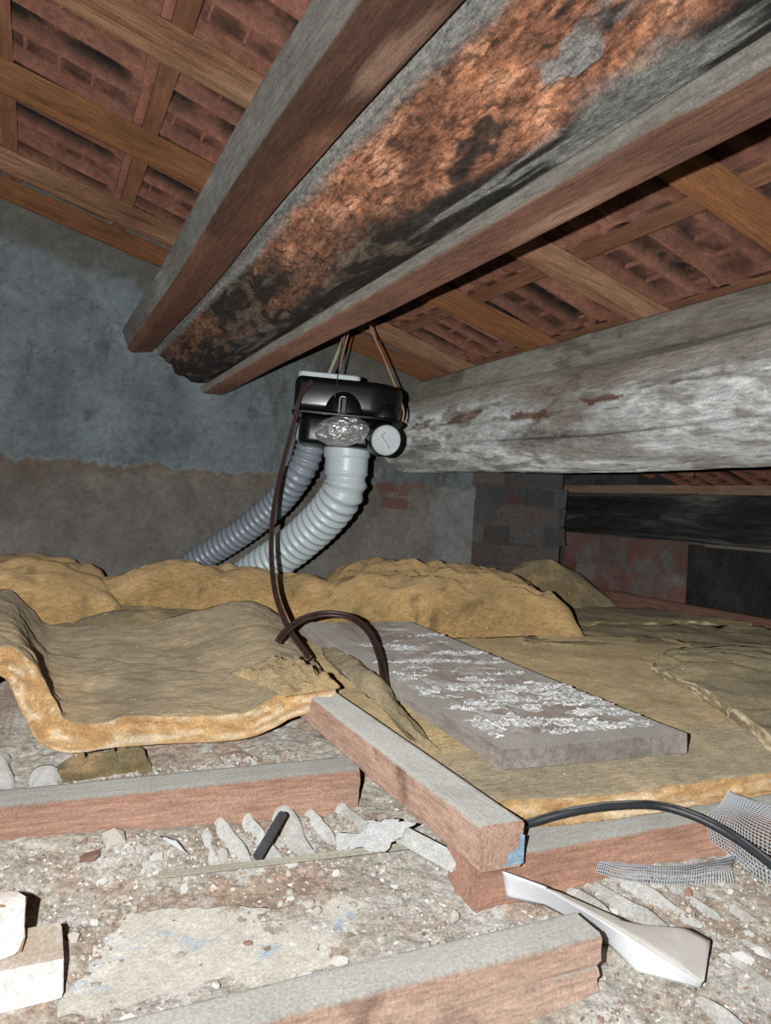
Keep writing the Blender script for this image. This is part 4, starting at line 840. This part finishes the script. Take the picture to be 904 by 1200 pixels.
o = mk('grit', Vg, Fg, M['floor'], None, False, Cg); tag(o, 'fine grit and sawdust strewn over the dirt between the joists', 'grit', kind='stuff')

# thin crumpled sheet from a quad of corner points
def sheet(name, c00, c10, c11, c01, m, label, cat, nu=30, nv=20, amp=0.004, freq=30, seed=0, rag=0.02, thick=0.0008, parent=None, sag=None, rf=40):
    U, Vv = np.meshgrid(np.linspace(0, 1, nu), np.linspace(0, 1, nv), indexing='ij'); U_, V_ = U[..., None], Vv[..., None]
    A = (1 - U_) * (1 - V_) * np.array(c00) + U_ * (1 - V_) * np.array(c10) + U_ * V_ * np.array(c11) + (1 - U_) * V_ * np.array(c01)
    e = sstep(0.75, 1.0, np.maximum(np.abs(U - .5), np.abs(Vv - .5)) * 2)
    A[..., 0] += rag * e * fbm(A * rf, 3, seed + 1); A[..., 1] += rag * e * fbm(A * rf + 7, 3, seed + 2)
    A[..., 2] += amp * fbm(A * freq, 3, seed)
    if sag is not None: A[..., 2] = sag(A)
    n = nu * nv; V = np.vstack([A.reshape(-1, 3), (A - [0, 0, thick]).reshape(-1, 3)]); Fc = grid_faces(nu, nv) + grid_faces(nu, nv, True, n)
    idx = np.arange(n).reshape(nu, nv); loop = np.concatenate([idx[:, 0], idx[-1, 1:], idx[-2::-1, -1], idx[0, -2:0:-1]])
    for i in range(len(loop)): a_, b_ = loop[i], loop[(i + 1) % len(loop)]; Fc.append((a_, a_ + n, b_ + n, b_))
    o = mk(name, V, Fc, m, parent, True); fix_normals(o)
    if parent is None: tag(o, label, cat)
    return o
sheet('plastic_bag', G(95, 1165, 0.016), G(395, 1105, 0.018), G(470, 1040, 0.018), G(140, 1050, 0.016), M['bag'], 'flattened dusty plastic bag with pale blue print half buried in the dirt', 'bag', 90, 70, 0.006, 20, 401, 0.05, rf=14, sag=lambda A: 0.35 * drape(A[..., 0], A[..., 1]) + 0.000 + 0.004 * fbm(A * 25, 3, 405) + 0.003 * np.abs(fbm(A * 14, 3, 406)))
sheet('paper_scrap', G(396, 990, 0.03), G(446, 1002, 0.03), G(492, 967, 0.045), G(440, 957, 0.035), M['paper'], 'crumpled grey-white paper scrap leaning at the cross timber', 'paper', 24, 20, 0.008, 40, 402, 0.03)
o = box('plaster_sliver', (-0.045, -0.011, -0.004), (0.045, 0.011, 0.004), M['ridge'], None, bev=0.002, jit=0.006)
o.location = G(497, 998, 0.022); o.rotation_euler = (0.2, 0.15, -1.05); tag(o, 'grey plaster sliver under the paper scrap beside the cross timber', 'plaster')
sheet('plastic_scrap', G(205, 992, 0.02), G(219, 1000, 0.02), G(205, 984, 0.026), G(185, 980, 0.024), M['whiteplastic'], 'small shiny white scrap left of the plaster ridges', 'scrap', 10, 8, 0.003, 60, 403, 0.01)
# lath strip
q0, q1 = G(186, 1027, 0.012), G(505, 990, 0.02)
o = sweep('lath_strip', poly_section([(-0.004, 0), (0.004, 0), (0.004, 0.005), (-0.004, 0.005)], 10, 0.001), q0, q1, M['lath'], 40, 0.001, 30, 411, bend=0.003); tag(o, 'thin pale lath strip lying below the plaster ridges', 'lath')
# rubber hose stub (hollow)
q0, q1 = G(302, 1004, 0.022), G(331, 955, 0.040); ax_ = q1 - q0; ln = np.linalg.norm(ax_)
V, Fc = revolve([(0.0028, 0.0), (0.0055, 0.0), (0.0055, ln), (0.0028, ln)], 16, q0, ax_)
n_ = 16; Fc = Fc[:-2] + [(3 * n_ + j, 3 * n_ + (j + 1) % n_, (j + 1) % n_, j) for j in range(n_)]
o = mk('hose_stub', V, Fc, M['pipe']); fix_normals(o); o.data.set_sharp_from_angle(angle=0.7); tag(o, 'short black rubber hose stub leaning on the plaster ridges', 'hose')
# folded white plastic by the nearest joist
def fold_piece(name, A, B, parent, m_=None):
    ln_ = lambda Q: np.stack([np.interp(np.linspace(0, len(Q) - 1, 30), np.arange(len(Q)), np.array(Q)[:, k]) for k in range(3)], 1)
    A = ln_(A); B = ln_(B); T = np.linspace(0, 1, 8)[None, :, None]
    S = A[:, None] * (1 - T) + B[:, None] * T
    nn_ = np.cross(np.gradient(S, axis=0), np.gradient(S, axis=1)); nn_ /= np.linalg.norm(nn_, axis=-1, keepdims=True) + 1e-9
    n = 240; V = np.vstack([S.reshape(-1, 3), (S + nn_ * 0.0012).reshape(-1, 3)]); Fc = grid_faces(30, 8) + grid_faces(30, 8, True, n)
    idx = np.arange(n).reshape(30, 8); loop = np.concatenate([idx[:, 0], idx[-1, 1:], idx[-2::-1, -1], idx[0, -2:0:-1]])
    for i in range(len(loop)): a_, b_ = loop[i], loop[(i + 1) % len(loop)]; Fc.append((a_, a_ + n, b_ + n, b_))
    o = mk(name, V, Fc, m_ or M['whiteplastic'], parent); fix_normals(o); return o
wp = empty('plastic_strip', G(720, 1110, 0.0)); tag(wp, 'folded white plastic strip leaning at the end of the nearest joist', 'plastic strip')
fold_piece('front_flap', [G(589, 1021, 0.050), G(640, 1040, 0.046), G(700, 1075, 0.036), G(760, 1112, 0.026), G(823, 1152, 0.014)], [G(594, 1052, 0.022), G(640, 1062, 0.020), G(702, 1096, 0.008), G(745, 1138, 0.006), G(821, 1158, 0.008)], wp)
fold_piece('folded_flap', [G(640, 1041, 0.0455), G(690, 1069, 0.038), G(740, 1099, 0.030), G(790, 1131, 0.020), G(823, 1152, 0.0145)], [G(650, 1044, 0.044), G(745, 1085, 0.032), G(806, 1088, 0.030), G(833, 1102, 0.026), G(826, 1150, 0.016)], wp, mat('greyer_plastic_inside', (186, 180, 170), (198, 193, 184), (206, 203, 198), 12, rough=0.6, mott=0.1, bump=0.1))  # inner flap in a greyer beige for fold contrast
# white plaster block, bottom left
pb = empty('plaster_block', (-0.009, 0.662, 0.0)); tag(pb, 'white plaster block with a broken lump on top at the bottom left corner', 'block'); pb.rotation_euler = (0, 0, 0.06)
box('slab', (-0.16, -0.020, 0.002), (0.047, 0.028, 0.043), M['block'], pb, local=True, bev=0.004, jit=0.008)
bm = bmesh.new(); bmesh.ops.create_icosphere(bm, subdivisions=3, radius=1)
for v in bm.verts:
    n_ = fbm(np.array([np.array(v.co) * 1.6]), 3, 431)[0]; v.co = v.co * (1 + 0.35 * n_); v.co = Vector((v.co.x * 0.028 - 0.010, v.co.y * 0.020 + 0.006, max(v.co.z, -0.7) * 0.030 + 0.062))
V = np.array([v.co[:] for v in bm.verts]); bm.verts.index_update(); Fc = [[v.index for v in f.verts] for f in bm.faces]; bm.free()
mk('lump', V, Fc, M['block'], pb, True, local=True)
tube('string_scrap', [(-0.03, -0.005, 0.070), (-0.010, -0.006, 0.085), (0.006, 0.000, 0.076), (0.014, -0.002, 0.056), (0.012, -0.01, 0.047)], 0.0012, M['string'], pb, 30, 5, local=True)
# netting
def net(name, rails, nu, nv, label, seed, th=0.0011):
    A = catmull(np.asarray(rails, float), nv); A = catmull(np.swapaxes(A, 0, 1), nu); A = A + np.stack([fbm(A * 20, 2, seed), fbm(A * 20, 2, seed + 1), fbm(A * 24, 3, seed + 2)], -1) * 0.004
    o = mk(name, A.reshape(-1, 3), grid_faces(nu, nv), M['net'], None, False); w_ = o.modifiers.new('wires', 'WIREFRAME'); w_.thickness = th; w_.use_replace = True
    return tag(o, label, 'netting')
net('wire_netting', [[G(832, 985, 0.028), G(862, 1005, 0.022), G(890, 1030, 0.016), G(930, 1050, 0.012)], [G(828, 960, 0.054), G(856, 968, 0.062), G(885, 985, 0.058), G(930, 1010, 0.05)], [G(842, 945, 0.068), G(865, 945, 0.076), G(890, 958, 0.072), G(930, 975, 0.066)], [G(856, 928, 0.086), G(868, 932, 0.090), G(905, 945, 0.082), G(940, 958, 0.078)]], 26, 26, 'crumpled grey netting draped over the right joist at the right edge', 441)
net('wire_netting', [[G(698, 1022, 0.020), G(745, 1034, 0.018), G(800, 1036, 0.016), G(862, 1034, 0.014)], [G(702, 1012, 0.028), G(748, 1020, 0.030), G(803, 1022, 0.030), G(858, 1016, 0.026)], [G(708, 1010, 0.022), G(750, 1014, 0.024), G(806, 1014, 0.026), G(864, 1002, 0.026)]], 54, 8, 'narrow strip of grey netting on the dirt below the right joist', 442)
